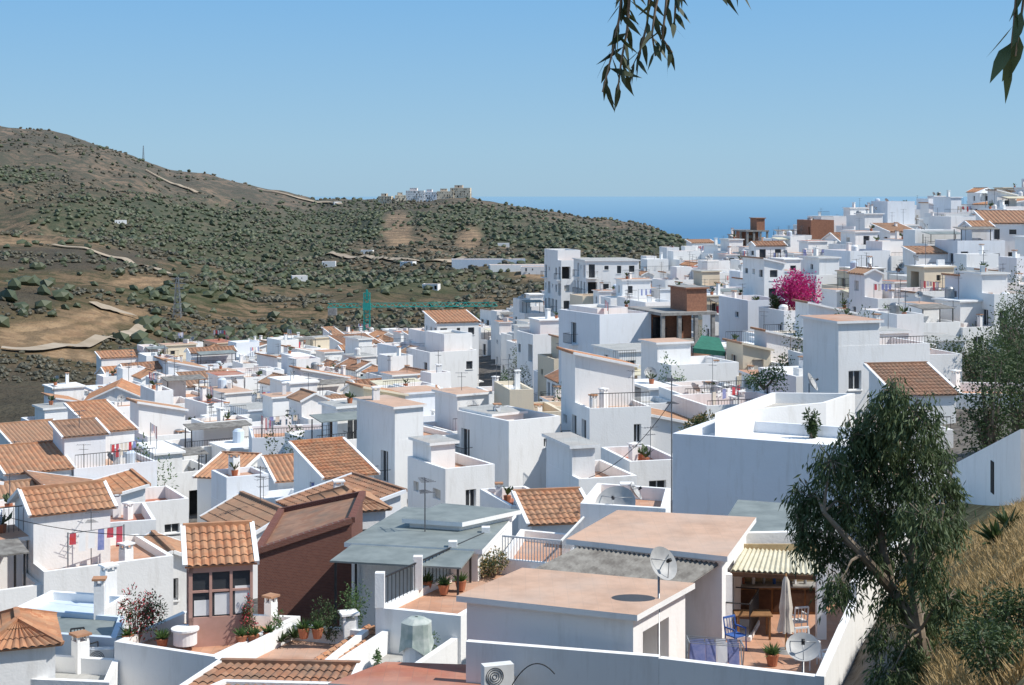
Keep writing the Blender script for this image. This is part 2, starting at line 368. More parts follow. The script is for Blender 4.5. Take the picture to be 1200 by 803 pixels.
def tiles(mb,a,b,c,d,m,lod):
    a,b,c,d=map(Vector,(a,b,c,d)); W=(b-a).length; n=(b-a).cross(d-a)
    if n.length<1e-6:n=(b-a).cross(c-a)
    n.normalize()
    if n.z<0:n=-n
    pit={2:.25,1:.32,0:.5}[lod]
    N=max(2,int(W/pit)); SL=((c+d)/2-(a+b)/2).length; RR=max(1,int(SL/.42)) if lod>=2 else 1
    hs=[0,.05,.075,.05]; sc=pit/.25*.9; k=mb.mi(m)
    for r in range(RR):
        t0=r/RR;t1=(r+1)/RR;B=len(mb.v)
        for i in range(4*N+1):
            s=i/(4*N); h=hs[i%4]*sc; lo=a.lerp(b,s);hi=d.lerp(c,s)
            mb.v.append(tuple(lo.lerp(hi,t0)+n*(h+.03)));mb.v.append(tuple(lo.lerp(hi,t1)+n*h))
        for i in range(4*N): mb.f.append((B+2*i,B+2*i+2,B+2*i+3,B+2*i+1));mb.m.append(k)
    mb.poly([p-n*.03 for p in (a,b,c,d)],'whitewash')
    mb.poly([a-n*.03,b-n*.03,b+n*.035,a+n*.035],m)
def L3(p,z): return (p[0],p[1],z)
def lerp2(a,b,t): return (a[0]+(b[0]-a[0])*t,a[1]+(b[1]-a[1])*t)
def ctr(poly): return (sum(p[0] for p in poly)/len(poly),sum(p[1] for p in poly)/len(poly))
def roof_tile(mb,poly,z,kind,m,lod,wm,rise=None,ov=.2):
    q=inset(poly,-ov); p=poly
    lx=math.dist(p[0],p[1]);ly=math.dist(p[1],p[2])
    if kind.startswith('shed'):
        k=int(kind[4:]) if len(kind)>4 else 0
        d=math.dist(p[(k+1)%4],p[(k+2)%4]); r=rise or d*.22; s=r/d; 
        P_=[p[(k+i)%4] for i in range(4)];Q=[q[(k+i)%4] for i in range(4)]
        tiles(mb,L3(Q[0],z-ov*s),L3(Q[1],z-ov*s),L3(Q[2],z+r+ov*s),L3(Q[3],z+r+ov*s),m,lod)
        mb.poly([L3(P_[1],z),L3(P_[2],z),L3(P_[2],z+r-.04)],wm);mb.poly([L3(P_[0],z),L3(P_[3],z+r-.04),L3(P_[3],z)],wm)
        mb.poly([L3(P_[2],z),L3(P_[3],z),L3(P_[3],z+r-.04),L3(P_[2],z+r-.04)],wm)
        for i,j in((0,3),(1,2)): mb.beam(L3(Q[i],z-ov*s+.03),L3(Q[j],z+r+ov*s+.03),.16,wm,.16)
        mb.beam(L3(Q[3],z+r+ov*s+.05),L3(Q[2],z+r+ov*s+.05),.18,m,.16)
        return z+r
    if kind=='hip':
        mn=min(lx,ly); r=rise or mn*.26
        h=(max(lx,ly)-mn)/2/max(lx,ly)
        if lx>=ly: e0=lerp2(lerp2(q[0],q[3],.5),lerp2(q[1],q[2],.5),.5-h);e1=lerp2(lerp2(q[0],q[3],.5),lerp2(q[1],q[2],.5),.5+h);seq=[(q[0],q[1],e1,e0),(q[1],q[2],e1,e1),(q[2],q[3],e0,e1),(q[3],q[0],e0,e0)]
        else: e0=lerp2(lerp2(q[0],q[1],.5),lerp2(q[3],q[2],.5),.5-h);e1=lerp2(lerp2(q[0],q[1],.5),lerp2(q[3],q[2],.5),.5+h);seq=[(q[0],q[1],e0,e0),(q[1],q[2],e1,e0),(q[2],q[3],e1,e1),(q[3],q[0],e0,e1)]
        for a,b_,c_,d_ in seq:
            tiles(mb,L3(a,z),L3(b_,z),L3(c_,z+r),L3(d_,z+r),m,lod)
            mb.beam(L3(a,z+.05),L3(d_,z+r+.07),.16,m,.12)
        mb.beam(L3(e0,z+r+.07),L3(e1,z+r+.07),.18,m,.12)
        return z+r
    ax=0 if lx>=ly else 1
    P_=[p[(ax+i)%4] for i in range(4)];Q=[q[(ax+i)%4] for i in range(4)]
    d=math.dist(P_[1],P_[2]); r=rise or d/2*.45; s=r/(d/2)
    m0=lerp2(Q[0],Q[3],.5);m1=lerp2(Q[1],Q[2],.5);w0=lerp2(P_[0],P_[3],.5);w1=lerp2(P_[1],P_[2],.5)
    tiles(mb,L3(Q[0],z-ov*s),L3(Q[1],z-ov*s),L3(m1,z+r),L3(m0,z+r),m,lod)
    tiles(mb,L3(Q[2],z-ov*s),L3(Q[3],z-ov*s),L3(m0,z+r),L3(m1,z+r),m,lod)
    mb.poly([L3(P_[1],z),L3(P_[2],z),L3(w1,z+r-.05)],wm);mb.poly([L3(P_[3],z),L3(P_[0],z),L3(w0,z+r-.05)],wm)
    for a,b_ in((Q[0],m0),(Q[3],m0),(Q[1],m1),(Q[2],m1)): mb.beam(L3(a,z-ov*s+.03),L3(b_,z+r+.03),.15,wm,.15)
    mb.beam(L3(m0,z+r+.07),L3(m1,z+r+.07),.2,m,.14)
    return z+r
def volume(mb,poly,zb,zt,roof='flat',wm='whitewash',deck='terracotta_deck',par=.8,lod=0,rng=R,dens=.45,ops=None,tile='clay_tile',rise=None,frame='frame_white'):
    n=len(poly); top=zt; zd=zt-par if roof=='flat' else zt
    for i in range(n):
        p0,p1=poly[i],poly[(i+1)%n]; L=math.dist(p0,p1)
        o=ops[i] if (ops and i in ops) else auto_ops(L,zd,zb,rng,dens)
        wall(mb,p0,p1,zb,zt,o,wm,lod,frame)
    if roof=='flat':
        q=inset(poly,.2)
        for i in range(n):
            j=(i+1)%n
            mb.poly([L3(poly[i],zt),L3(poly[j],zt),L3(q[j],zt),L3(q[i],zt)],wm)
            mb.poly([L3(q[i],zd),L3(q[j],zd),L3(q[j],zt),L3(q[i],zt)],wm)
        mb.poly([L3(a,zd) for a in q],deck)
        return zd
    if roof=='slab':
        q=inset(poly,-.2)
        mb.poly([L3(a,zt+.16) for a in q],deck); mb.poly([L3(a,zt) for a in q],wm)
        for i in range(n):
            j=(i+1)%n; mb.poly([L3(q[i],zt),L3(q[j],zt),L3(q[j],zt+.16),L3(q[i],zt+.16)],wm)
        return zt+.16
    mb.poly([L3(a,zt-.02) for a in poly],wm)
    return roof_tile(mb,poly,zt,roof,tile,lod,wm,rise)
def chimney(mb,x,y,z,rng=R):
    h=rng.uniform(.7,1.3);w=rng.uniform(.32,.5);r=rng.uniform(0,1)
    mb.box(x,y,z,w,w,h,'whitewash',r)
    c,s=math.cos(r),math.sin(r)
    for i in(-1,1):
        for j in (-1,1):
            dx,dy=i*(w/2-.05),j*(w/2-.05); mb.box(x+c*dx-s*dy,y+s*dx+c*dy,z+h,.08,.08,.18,'whitewash',r)
    mb.box(x,y,z+h+.18,w+.12,w+.12,.07,rng.choice(['clay_tile','whitewash']),r)
def antenna(mb,x,y,z,h,rng=R,t=.03):
    mb.beam((x,y,z),(x,y,z+h),t,'mast_metal'); a=rng.uniform(0,3.1);c,s=math.cos(a),math.sin(a)
    for zz,l in((h*.97,.9),(h*.8,.6)):
        mb.beam((x-c*l/2,y-s*l/2,z+zz),(x+c*l/2,y+s*l/2,z+zz),t*.6,'mast_metal')
        for k in range(6):
            q=-l/2+l*k/5;w=.28-.03*k
            mb.beam((x+c*q+s*w,y+s*q-c*w,z+zz),(x+c*q-s*w,y+s*q+c*w,z+zz),t*.4,'mast_metal')
def dish(mb,x,y,z,r,az,el=.6,pole=.8,m='dish_grey',n=16):
    mb.tube([(x,y,z),(x,y,z+pole)],.035,'metal_grey',6)
    d=Vector((math.cos(az)*math.cos(el),math.sin(az)*math.cos(el),math.sin(el)))
    X_=d.cross(Vector((0,0,1))).normalized();Y_=X_.cross(d)
    c=Vector((x,y,z+pole)); B=len(mb.v);k=mb.mi(m); rings=4
    for i in range(rings+1):
        rr=r*i/rings
        for j in range(n):
            t=2*math.pi*j/n; mb.v.append(tuple(c+X_*rr*math.cos(t)+Y_*rr*math.sin(t)+d*(.35*rr*rr/r+.05)))
    for i in range(rings):
        for j in range(n):
            j2=(j+1)%n; mb.f.append((B+i*n+j,B+i*n+j2,B+(i+1)*n+j2,B+(i+1)*n+j));mb.m.append(k)
    f=c+d*r*.95
    for t in(.5,2.6,4.7): mb.beam(c+X_*r*.9*math.cos(t)+Y_*r*.9*math.sin(t)+d*.33*r,f,.02,'metal_grey')
    mb.beam(f-d*.08,f+d*.06,.09,'metal_dark')
def tank(mb,x,y,z,m='canvas_white'):
    mb.tube([(x,y,z),(x,y,z+.9),(x,y,z+1.05),(x,y,z+1.1)],[.45,.45,.3,.12],m,12)
def pergola(mb,poly,z,zr,m):
    for p in poly: mb.beam(L3(p,z),L3(p,z+2.1),.08,'metal_dark')
    pts=[L3(p,z+2.1+zr*(i>1)) for i,p in enumerate(inset(poly,-.15))]
    mb.poly(pts,m);mb.poly([(a,b,c+.06) for a,b,c in pts],m)
    for i in range(4):
        a,b_=pts[i],pts[(i+1)%4]; mb.poly([a,b_,(b_[0],b_[1],b_[2]+.06),(a[0],a[1],a[2]+.06)],m)
def rect(cx,cy,w,d,rot):
    c,s=math.cos(rot),math.sin(rot)
    return [(cx+c*x-s*y,cy+s*x+c*y) for x,y in((-w/2,-d/2),(w/2,-d/2),(w/2,d/2),(-w/2,d/2))]
def sub(poly,a0,a1,b0,b1):
    def q(a,b): return lerp2(lerp2(poly[0],poly[1],a),lerp2(poly[3],poly[2],a),b)
    return [q(a0,b0),q(a1,b0),q(a1,b1),q(a0,b1)]
DK=['terracotta_deck']*3+['terracotta_pale']*2+['grey_deck']*2+['red_deck','whitewash','whitewash']
def clutter(mb,poly,z,rng,D):
    if min(math.dist(poly[0],poly[1]),math.dist(poly[1],poly[2]))<1.6: return
    p=inset(poly,.5)
    def rp(): 
        a,b_=rng.random(),rng.random(); return lerp2(lerp2(p[0],p[1],a),lerp2(p[3],p[2],a),b_)
    if rng.random()<.45: chimney(mb,*rp(),z-.1,rng)
    if rng.random()<.2: antenna(mb,*rp(),z-.1,rng.uniform(1.6,2.8),rng,.03 if D<120 else .045)
    if rng.random()<.18: dish(mb,*rp(),z-.05,rng.uniform(.35,.5),rng.uniform(-2.4,-.6) if rng.random()<.3 else rng.uniform(-.3,.9),.6,.7,n=10)
    if rng.random()<.12: tank(mb,*rp(),z-.02,rng.choice(['canvas_white','blue_white','metal_grey']))
    if rng.random()<.3:
        x,y=rp(); mb.tube([(x,y,z),(x,y,z+.35)],[.16,.22],'pot',8)
        for k in range(14):
            a=rng.uniform(0,6.28);b_=rng.uniform(.15,.5); mb.poly([(x,y,z+.35),(x+math.cos(a)*b_,y+math.sin(a)*b_,z+.5+rng.random()*.4),(x+math.cos(a+.5)*b_,y+math.sin(a+.5)*b_,z+.45+rng.random()*.5)],'leaf')
    if rng.random()<.2:
        a,b_=rp(),rp()
        if 1.6<math.dist(a,b_)<6:
            for q in(a,b_): mb.beam(L3(q,z),L3(q,z+1.7),.05,'metal_grey')
            mb.beam(L3(a,z+1.65),L3(b_,z+1.65),.02,'metal_grey')
            for k in range(6):
                s=(k+.15)/6;e=s+.11; h=rng.uniform(.4,.9); m=rng.choice(['canvas_white','cloth_blue','canvas','flower_red'])
                mb.poly([L3(lerp2(a,b_,s),z+1.64),L3(lerp2(a,b_,e),z+1.64),L3(lerp2(a,b_,e+.01),z+1.64-h),L3(lerp2(a,b_,s),z+1.62-h)],m)
    if rng.random()<.12: x,y=rp(); mb.box(x,y,z,.8,.35,.6,'frame_white',rng.random()*3)
    if rng.random()<.25:   # iron railing above the parapet
        a,b_=inset(poly,.1)[0],inset(poly,.1)[1]; L=math.dist(a,b_); k=int(L/.2)
        for i in range(k+1): q=lerp2(a,b_,i/max(k,1)); mb.beam(L3(q,z+.2),L3(q,z+1.25),.02,'metal_dark')
        mb.beam(L3(a,z+1.25),L3(b_,z+1.25),.04,'metal_dark')
PLACED=[]
def house(cx,cy,w,d,rot,h,rng,ptile=.3,dens=.55,simple_=False):
    D=cy; lod=2 if D<95 else (1 if D<150 else 0)
    poly=rect(cx,cy,w,d,rot); PLACED.append((cx,cy,(w+d)/4))
    gs=[g(*p) for p in poly]; zb=min(gs)-1.0
    zt=sum(gs)/4+h
    mb=MB(); wm='whitewash' if rng.random()<.80 else rng.choice(['whitewash_cool','whitewash_cool','cream_wall'])
    if rng.random()<.025 and D>110: wm='render_grey'
    q=rng.random(); tl='clay_tile' if rng.random()<.65 else 'clay_tile_dark'; dk_=rng.choice(DK)
    tiled=False
    if q<ptile:
        k=rng.choice(['gable','shed0','shed1','shed3','gable','hip' if rng.random()<.4 else 'gable']); volume(mb,poly,zb,zt,k,wm,lod=lod,rng=rng,tile=tl,dens=dens); tiled=True
        if rng.random()<.6: chimney(mb,*lerp2(poly[0],poly[2],rng.uniform(.3,.7)),zt,rng)
        if rng.random()<.2: antenna(mb,*lerp2(poly[1],poly[3],rng.uniform(.3,.7)),zt,2.8,rng,.04)
    else:
        zd=volume(mb,poly,zb,zt,'flat',wm,dk_,rng.choice([.35,.8,.95]),lod,rng,dens)
        if q<.86 and not simple_:
            a=rng.choice([(0,.45,0,1),(.5,1,0,1),(0,1,.5,1),(0,.5,.45,1),(.55,1,.5,1),(0,.6,.35,1),(.35,1,.35,1)])
            up=inset(sub(poly,*a),.012); hh=rng.choice([2.2,2.4,2.6])
            k=rng.choice(['flat','flat','slab','slab','shed0','shed1','gable'] if rng.random()<ptile*2.5 else ['flat','slab'])
            z2=volume(mb,up,zd-.1,zd+hh,k,wm,rng.choice(DK),.3,lod,rng,dens+.1,tile=tl); tiled|=k not in('flat','slab')
            if rng.random()<.25: antenna(mb,*ctr(up),zd+hh-.2,rng.uniform(1.4,2.4),rng,.04)
            clutter(mb,up if k in('flat','slab') else sub(poly,0,1,0,.4),(z2 if k in('flat','slab') else zd),rng,D)
            clutter(mb,sub(poly,0,1,0,.5),zd,rng,D)
            if rng.random()<.15:
                pr=sub(poly,.1,.9,.05,.4); pergola(mb,inset(pr,.1),zd,.25,rng.choice(['fibre_roof','canvas','fibre_roof','grey_roof','pale_sheet']))
        else: clutter(mb,poly,zd,rng,D); clutter(mb,poly,zd,rng,D)
    return mb.done('tile_roofed_house' if tiled else 'white_house')
HERO=[]   # (x,y,r) reserved plots
def reserve(poly,pad=3.2):
    c=ctr(poly); HERO.append((c[0],c[1],max(math.dist(c,p) for p in poly)*.75+pad))
def hero(name,u0,u1,vt,D,dep,rot,roof='flat',upper=None,**kw):
    w=(u1-u0)/F*D/(math.cos(rot)+.45*abs(math.sin(rot))); cx=((u0+u1)/2-600)/F*D; cy=D+dep/2
    poly=rect(cx,cy,w,dep,rot); zt=-(vt-VH)/F*D; zb=min(g(*p) for p in poly)-1.5
    lod=2 if D<95 else (1 if D<170 else 0)
    mb=MB(); rng=random.Random(int(u0*7+vt)); zd=volume(mb,poly,zb,zt,roof,kw.pop('wm','whitewash'),kw.pop('deck','terracotta_deck'),kw.pop('par',.6),lod,rng,kw.pop('dens',.6),**kw)
    if upper:
        a,hh,k=upper; up=inset(sub(poly,*a),.012); z2=volume(mb,up,zd-.1,zd+hh,k,'whitewash','grey_deck',.3,lod,rng,.5)
        clutter(mb,sub(poly,0,1,0,1),zd,rng,D)
    elif roof=='flat': clutter(mb,poly,zd,rng,D);clutter(mb,poly,zd,rng,D)
    reserve(poly,1.0); return mb.done(name),poly,zd
# ---------------------------------------------------------------- mid-distance landmark buildings
r=math.radians
hero('tall_white_house',672,750,368,150,8,r(28),dens=.15,wm='whitewash_cool',upper=((.2,.8,.3,1),1.0,'flat'))
hero('white_house',706,790,412,140,6,r(20),roof='slab',deck='grey_deck',dens=.6)
hero('white_house',645,706,305,255,10,r(15),dens=.9,upper=((0,.5,.2,1),2.2,'flat'))
hero('apartment_house',678,746,306,240,9,r(10),roof='slab',deck='grey_deck',dens=.95)
hero('white_house',555,636,492,98,6,r(35),dens=.35,upper=((.1,.7,.4,1),.6,'slab'))
hero('white_house',282,396,512,112,6,r(12),dens=.3,wm='whitewash_cool')
hero('tile_roofed_house',308,400,562,96,4,r(20),roof='shed0',dens=.3,rise=.8)
hero('tile_roofed_house',236,285,560,104,4,r(-15),roof='shed0',dens=.4)
hero('white_house',490,562,548,90,5,r(30),dens=.2,upper=((.1,.6,.5,1),1.6,'slab'))
hero('tile_roofed_house',148,210,660,70,4,r(25),roof='gable',dens=.5)
hero('tile_roofed_house',90,150,585,88,5,r(25),roof='shed3',dens=.6)
hero('white_house',30,135,540,112,9,r(35),dens=.95,upper=((.5,1,.3,1),2.2,'shed0'))
hero('tile_roofed_house',92,168,470,165,7,r(10),roof='gable',dens=.9)
hero('tile_roofed_house',500,556,378,210,6,r(20),roof='shed0',dens=.6,rise=1.1)
hero('white_house',482,550,412,190,7,r(28),dens=.4,upper=((.4,1,.2,1),2.6,'flat'))
hero('white_house',1062,1150,325,170,7,r(14),dens=.95,deck='grey_deck')
hero('white_house',1092,1162,272,200,8,r(10),dens=.6,upper=((.3,1,.2,1),2.6,'flat'))
hero('tile_roofed_house',1160,1240,262,190,7,r(-5),roof='shed0',dens=.6,rise=1.4)
hero('white_house',1160,1230,240,240,8,r(12),roof='shed3',dens=.6,rise=1.2)
hero('white_house',1100,1155,250,245,8,r(8),dens=.6)
hero('white_house',940,1005,264,280,8,r(12),dens=.6,upper=((.3,1,.2,1),2.2,'flat'))
hero('white_house',1000,1060,270,235,7,r(12),dens=.8,deck='grey_deck')
hero('white_house',905,975,364,146,6,r(14),dens=.3)
hero('long_white_house',862,915,352,158,8,r(14),dens=.15,wm='whitewash_cool')
hero('white_house',945,1035,384,140,6,r(10),dens=.25,wm='whitewash_cool')
hero('white_house',1040,1130,400,125,6,r(5),dens=.4,roof='slab',deck='grey_deck')
hero('tile_roofed_house',1040,1118,462,88,4,r(10),roof='shed0',dens=.3,rise=1.2,tile='clay_tile_dark')
hero('white_house',1000,1115,505,78,5,r(8),dens=.3)
hero('white_house',1125,1240,462,95,6,r(-8),dens=.4)
hero('white_house',800,872,458,112,6,r(22),dens=.6)
hero('white_house',885,945,445,112,5,r(10),dens=.6,roof='slab')
o,pl,zd=hero('brick_tower_house',1034,1070,236,262,7,r(10),wm='whitewash_cool',dens=.3)
o,pl,zd=hero('brick_house',945,975,258,270,7,r(10),wm='brick_raw',dens=.4)
def frame_building(u0,u1,vt,D,dep,rot,fl=3):
    w=(u1-u0)/F*D/(math.cos(rot)+.4*math.sin(rot)); poly=rect(((u0+u1)/2-600)/F*D,D+dep/2,w,dep,rot); zt=-(vt-VH)/F*D
    mb=MB(); 
    for k in range(fl+1):
        z=zt-k*3.0
        q=inset(poly,-.3); mb.poly([L3(p,z) for p in q],'concrete');mb.poly([L3(p,z-.28) for p in q],'concrete')
        for i in range(4): mb.poly([L3(q[i],z-.28),L3(q[(i+1)%4],z-.28),L3(q[(i+1)%4],z),L3(q[i],z)],'concrete')
        if k<fl:
            for a in(0,.33,.66,1):
                for b_ in(0,.5,1):
                    c=lerp2(lerp2(poly[0],poly[1],a),lerp2(poly[3],poly[2],a),b_); mb.box(c[0],c[1],z-3,.35,.35,2.75,'concrete',rot)
    bp=sub(poly,.05,.95,.55,.95); volume(mb,bp,zt-9.5,zt-.3,'slab','brick_raw','concrete',lod=0,dens=.5)
    up=sub(poly,.55,.95,.1,.6); volume(mb,up,zt,zt+2.2,'slab','brick_raw','concrete',dens=.5)
    reserve(poly,2); mb.done('unfinished_concrete_building')
frame_building(757,826,366,150,8,r(18))
frame_building(870,896,270,290,7,r(12),2)
# ---------------------------------------------------------------- foreground buildings
def block(name,z,pts,zb,roof='flat',**kw):
    poly=px_to_plan(z,*pts); mb=MB(); kw.setdefault('dens',.2); kw.setdefault('lod',2)
    zd=volume(mb,poly,zb,z,roof,**kw); reserve(poly,1.0); return mb,poly,zd
def zat(v,D): return -(v-VH)/F*D
mb,pA,zA=block('x',-11.2,[(547,704),(742,725),(803,691),(616,674)],-18,'slab',deck='terracotta_pale',wm='whitewash',ops={0:[],1:[(.6,2.3,-13.3,-11.7,'open')],3:[],2:[]})
mb.done('foreground_house')
mb,pB,zB=block('x',-10.8,[(673,637),(846,656),(878,613),(728,605)],-18,'slab',deck='terracotta_pale',ops={0:[],1:[(1.0,2.2,-13.2,-11.3,'bal')]})
mb.done('foreground_house')
def sheet(name,pts,m,wave=.05,n=40,th=.04):
    a,b_,c,d=map(Vector,pts); mb=MB(); k=mb.mi(m);B=0
    for i in range(n+1):
        s=i/n;h=wave*(1 if i%2 else -1)
        for q in (a.lerp(b_,s),d.lerp(c,s)): mb.v.append((q.x,q.y,q.z+h))
    for i in range(n): mb.f.append((2*i,2*i+2,2*i+3,2*i+1));mb.m.append(k)
    o=len(mb.v)
    for x in list(mb.v): mb.v.append((x[0],x[1],x[2]-th))
    for i in range(n): mb.f.append((o+2*i,o+2*i+1,o+2*i+3,o+2*i+2));mb.m.append(k)
    for q in(a,b_): mb.beam((q.x,q.y,q.z-2.4),(q.x,q.y,q.z-.08),.1,'frame_white')
    mb.beam(a-Vector((0,0,.12)),b_-Vector((0,0,.12)),.12,'wood_dark'); return mb.done(name)
sheet('corrugated_canopy',[P(622,668,45.5),P(800,688,44.2),P(842,660,45.4),P(676,641,47.3)],'fibre_roof',.03,60)
sheet('patio_awning',[P(856,668,46.3),P(962,673,46.3),P(955,646,49.6),P(872,641,49.6)],'pale_sheet',.03,34)
TF=-13.35
def wallseg(mb,a,b_,z0,z1,t=.22,m='whitewash'):
    e=Vector((b_[0]-a[0],b_[1]-a[1]));L=e.length;e.normalize(); mb.obox(a,(e.x,e.y),(-e.y,e.x),(0,L),(0,t),(z0,z1),m)
f0,f1,f2=px_to_plan(-11.95,(546,752),(772,770),(966,793)); f3,=px_to_plan(-11.95,(1004,706))
mb=MB(); wallseg(mb,f0,f1,-19,-11.95);wallseg(mb,(f1[0]+.004,f1[1]-.02),f2,-19,-11.98)
wallseg(mb,f2,f3,-19,-11.95,.22)
mb.done('parapet_wall')
bk0,bk1=P(850,0,49.8)[:2],P(985,0,50.2)[:2]
mb=MB(); mb.poly([L3(p,TF) for p in (f1,f2,f3,bk1,bk0,pA[2])],'terracotta_deck'); mb.done('patio_floor')
mb=MB()
wallseg(mb,bk0,bk1,-18,-11.0,.25,'whitewash')
k0,k1=P(862,0,49.4),P(958,0,49.4)
mb.box((k0[0]+k1[0])/2,49.45,TF,k1[0]-k0[0],.08,2.1,'kitchen_tile')
mb.box((k0[0]+k1[0])/2,49.1,TF,k1[0]-k0[0],.55,.85,'wood'); mb.box((k0[0]+k1[0])/2,49.08,TF+.853,k1[0]-k0[0]+.05,.62,.05,'concrete')
for i in range(5): mb.box(k0[0]+.3+i*.52,48.81,TF+.08,.46,.02,.7,'wood_dark')
mb.box(k0[0]+.5,49.3,TF+1.25,.7,.25,.6,'wood'); mb.box(k0[0]+1.7,49.35,TF+1.2,.9,.04,.5,'frame_white'); mb.box(k0[0]+1.7,49.32,TF+1.25,.8,.02,.4,'glass')
for i in range(7): mb.tube([(k0[0]+.2+i*.33,49.1,TF+.905),(k0[0]+.2+i*.33,49.1,TF+1.1+.05*(i%3))],.05,['pot','canvas_white','metal_grey','blue_paint'][i%4],8)
mb.done('outdoor_kitchen')
mb=MB()
for uu in(852,962): x=P(uu,0,46.2)[0]; mb.box(x,46.2,TF,.28,.28,1.95,'whitewash')
mb.done('patio_pillars')
def parasol(x,y,z,h,m='canvas',name='closed_parasol'):
    mb=MB(); mb.tube([(x,y,z),(x,y,z+h+.1)],.03,'wood',8); mb.tube([(x,y,z),(x,y,z+.08)],[.28,.26],'concrete',16)
    n=24;B=len(mb.v);k=mb.mi(m); prof=[(.04,h),(.10,h-.12),(.14,h-.5),(.2,h-.9),(.17,h-1.15),(.24,h-1.45),(.27,h-1.6)]
    for rr,zz in prof:
        for i in range(n):
            t=2*math.pi*i/n; q=rr*(1.0 if i%3 else .62); mb.v.append((x+q*math.cos(t),y+q*math.sin(t),z+zz+ (0 if i%3 else .03)))
    for a in range(len(prof)-1):
        for i in range(n): j=(i+1)%n; mb.f.append((B+a*n+i,B+a*n+j,B+(a+1)*n+j,B+(a+1)*n+i));mb.m.append(k)
    mb.done(name,True)
x,y,_=P(921,0,44.8); parasol(x,y,TF,2.2)
def chair(x,y,z,rot,m,name='patio_chair'):
    mb=MB();c,s=math.cos(rot),math.sin(rot)
    def q(a,b_,zz): return (x+c*a-s*b_,y+s*a+c*b_,z+zz)
    for a in(-.22,.22):
        mb.beam(q(a,-.22,0),q(a,-.2,.45),.035,m);mb.beam(q(a,.22,0),q(a,.2,.45),.035,m);mb.beam(q(a,.2,.45),q(a,.28,.92),.035,m)
        mb.beam(q(a,-.2,.66),q(a,.24,.66),.04,m);mb.beam(q(a,-.2,.45),q(a,-.2,.66),.03,m)
    mb.box(*q(0,0,.43),.46,.44,.035,m,rot)
    for k in range(5): mb.beam(q(-.2+.1*k,.2,.47),q(-.2+.1*k,.28,.9),.045,m,.015)
    mb.beam(q(-.22,.28,.92),q(.22,.28,.92),.05,m); mb.done(name)
def table(x,y,z,w,d,m):
    mb=MB(); mb.box(x,y,z+.71,w,d,.04,m)
    for i in(-1,1):
        for j in(-1,1): mb.beam((x+i*(w/2-.08),y+j*(d/2-.08),z),(x+i*(w/2-.08),y+j*(d/2-.08),z+.71),.06,m)
    mb.done('patio_table')
x,y,_=P(882,0,46.3); table(x,y,TF,1.1,.7,'wood')
x,y,_=P(862,0,45);chair(x,y,TF,.6,'blue_paint')
for uu,dd,ro in((945,43.8,.3),(962,43,2.2),(935,46.5,3.4)):
    x,y,_=P(uu,0,dd);chair(x,y,TF,ro,'frame_white')
for uu,dd,ro in((92,51,.4),(104,50.6,2.5)):
    x,y,_=P(uu,0,dd);chair(x,y,-15.4,ro,'metal_dark')
mb=MB(); a=P(808,0,40.6)[:2];b_=P(872,0,40.2)[:2]
for k in range(5):
    dy=k*.16; mb.beam((a[0],a[1]+dy,-11.85),(b_[0],b_[1]+dy,-11.85),.015,'metal_grey')
for q in(a,b_): mb.beam((q[0],q[1],-11.85),(q[0],q[1]+.64,-11.85),.03,'metal_grey');mb.beam((q[0],q[1],TF),(q[0],q[1]+.64,-11.85),.03,'metal_grey');mb.beam((q[0],q[1]+.64,TF),(q[0],q[1],-11.85),.03,'metal_grey')
for s,e,m in((.02,.3,'cloth_blue'),(.33,.5,'cloth_blue'),(.53,.72,'canvas_white'),(.75,.95,'cloth_blue')):
    for k in(0,2): mb.poly([L3((a[0]+(b_[0]-a[0])*s,a[1]+.16*k),-11.84),L3((a[0]+(b_[0]-a[0])*e,a[1]+.16*k),-11.84),L3((a[0]+(b_[0]-a[0])*e,a[1]+.16*k-.1),-12.5),L3((a[0]+(b_[0]-a[0])*s,a[1]+.16*k-.08),-12.45)],m)
mb.done('clothes_drying_rack')
mb=MB(); x,y,_=P(941,0,40.5); dish(mb,x,y,TF,.45,r(-100),.9,1.3,n=24); mb.done('satellite_dish',True)
mb=MB(); x,y,_=P(772,0,42.0); dish(mb,x,y,-13.5,.47,r(-50),.5,3.35,n=28); mb.done('satellite_dish',True)
mb=MB(); x,y,_=P(723,0,58); dish(mb,x,y,-13.4,.78,r(-110),.75,1.55,n=28); mb.done('satellite_dish',True)
mb=MB(); x,y,_=P(948,0,78); dish(mb,x,y,-10.6,.5,r(-20),.5,1.0,n=20); mb.done('satellite_dish',True)
for uu,vt,vb,D in((787,440,600,64),(498,560,640,56),(865,452,512,80),(922,480,520,74)):
    mb=MB(); x,y,_=P(uu,0,D); antenna(mb,x,y,zat(vb,D),zat(vt,D)-zat(vb,D),R,.045); mb.done('tv_antenna')
mb,pl,zd=block('x',-12.45,[(412,640),(560,648),(598,607),(478,600)],-19,'slab',deck='grey_roof',dens=.5); 
pergola(mb,sub(pl,.05,.95,-.35,-.03),-14.6,.1,'grey_roof'); mb.done('flat_roofed_house')
mb,pl,zd=block('x',-12.1,[(480,612),(540,616),(600,603),(520,596)],-18,'slab',deck='grey_roof',dens=.3); mb.done('flat_roofed_house')
mb,pl,zd=block('x',-13.2,[(440,712),(540,722),(640,662),(568,652)],-19,'flat',deck='terracotta_deck',par=.25,ops={0:[],1:[],3:[]})
mb.done('roof_terrace')
mb=MB()
a,b_=inset(pl,.1)[0],inset(pl,.1)[3]
for k in range(31): q=lerp2(a,b_,k/30); mb.beam(L3(q,-13.2),L3(q,-12.3),.025,'metal_dark')
mb.beam(L3(a,-12.3),L3(b_,-12.3),.05,'metal_dark')
for s in(0,.33,.66,1): q=lerp2(a,b_,s); mb.box(q[0],q[1],-13.19,.3,.3,1.1,'whitewash')
mb.done('terrace_railing')
mb,pl,zd=block('x',-12.9,[(585,655),(660,662),(690,628),(610,620)],-18,'flat',deck='terracotta_deck',par=.4,dens=.3)
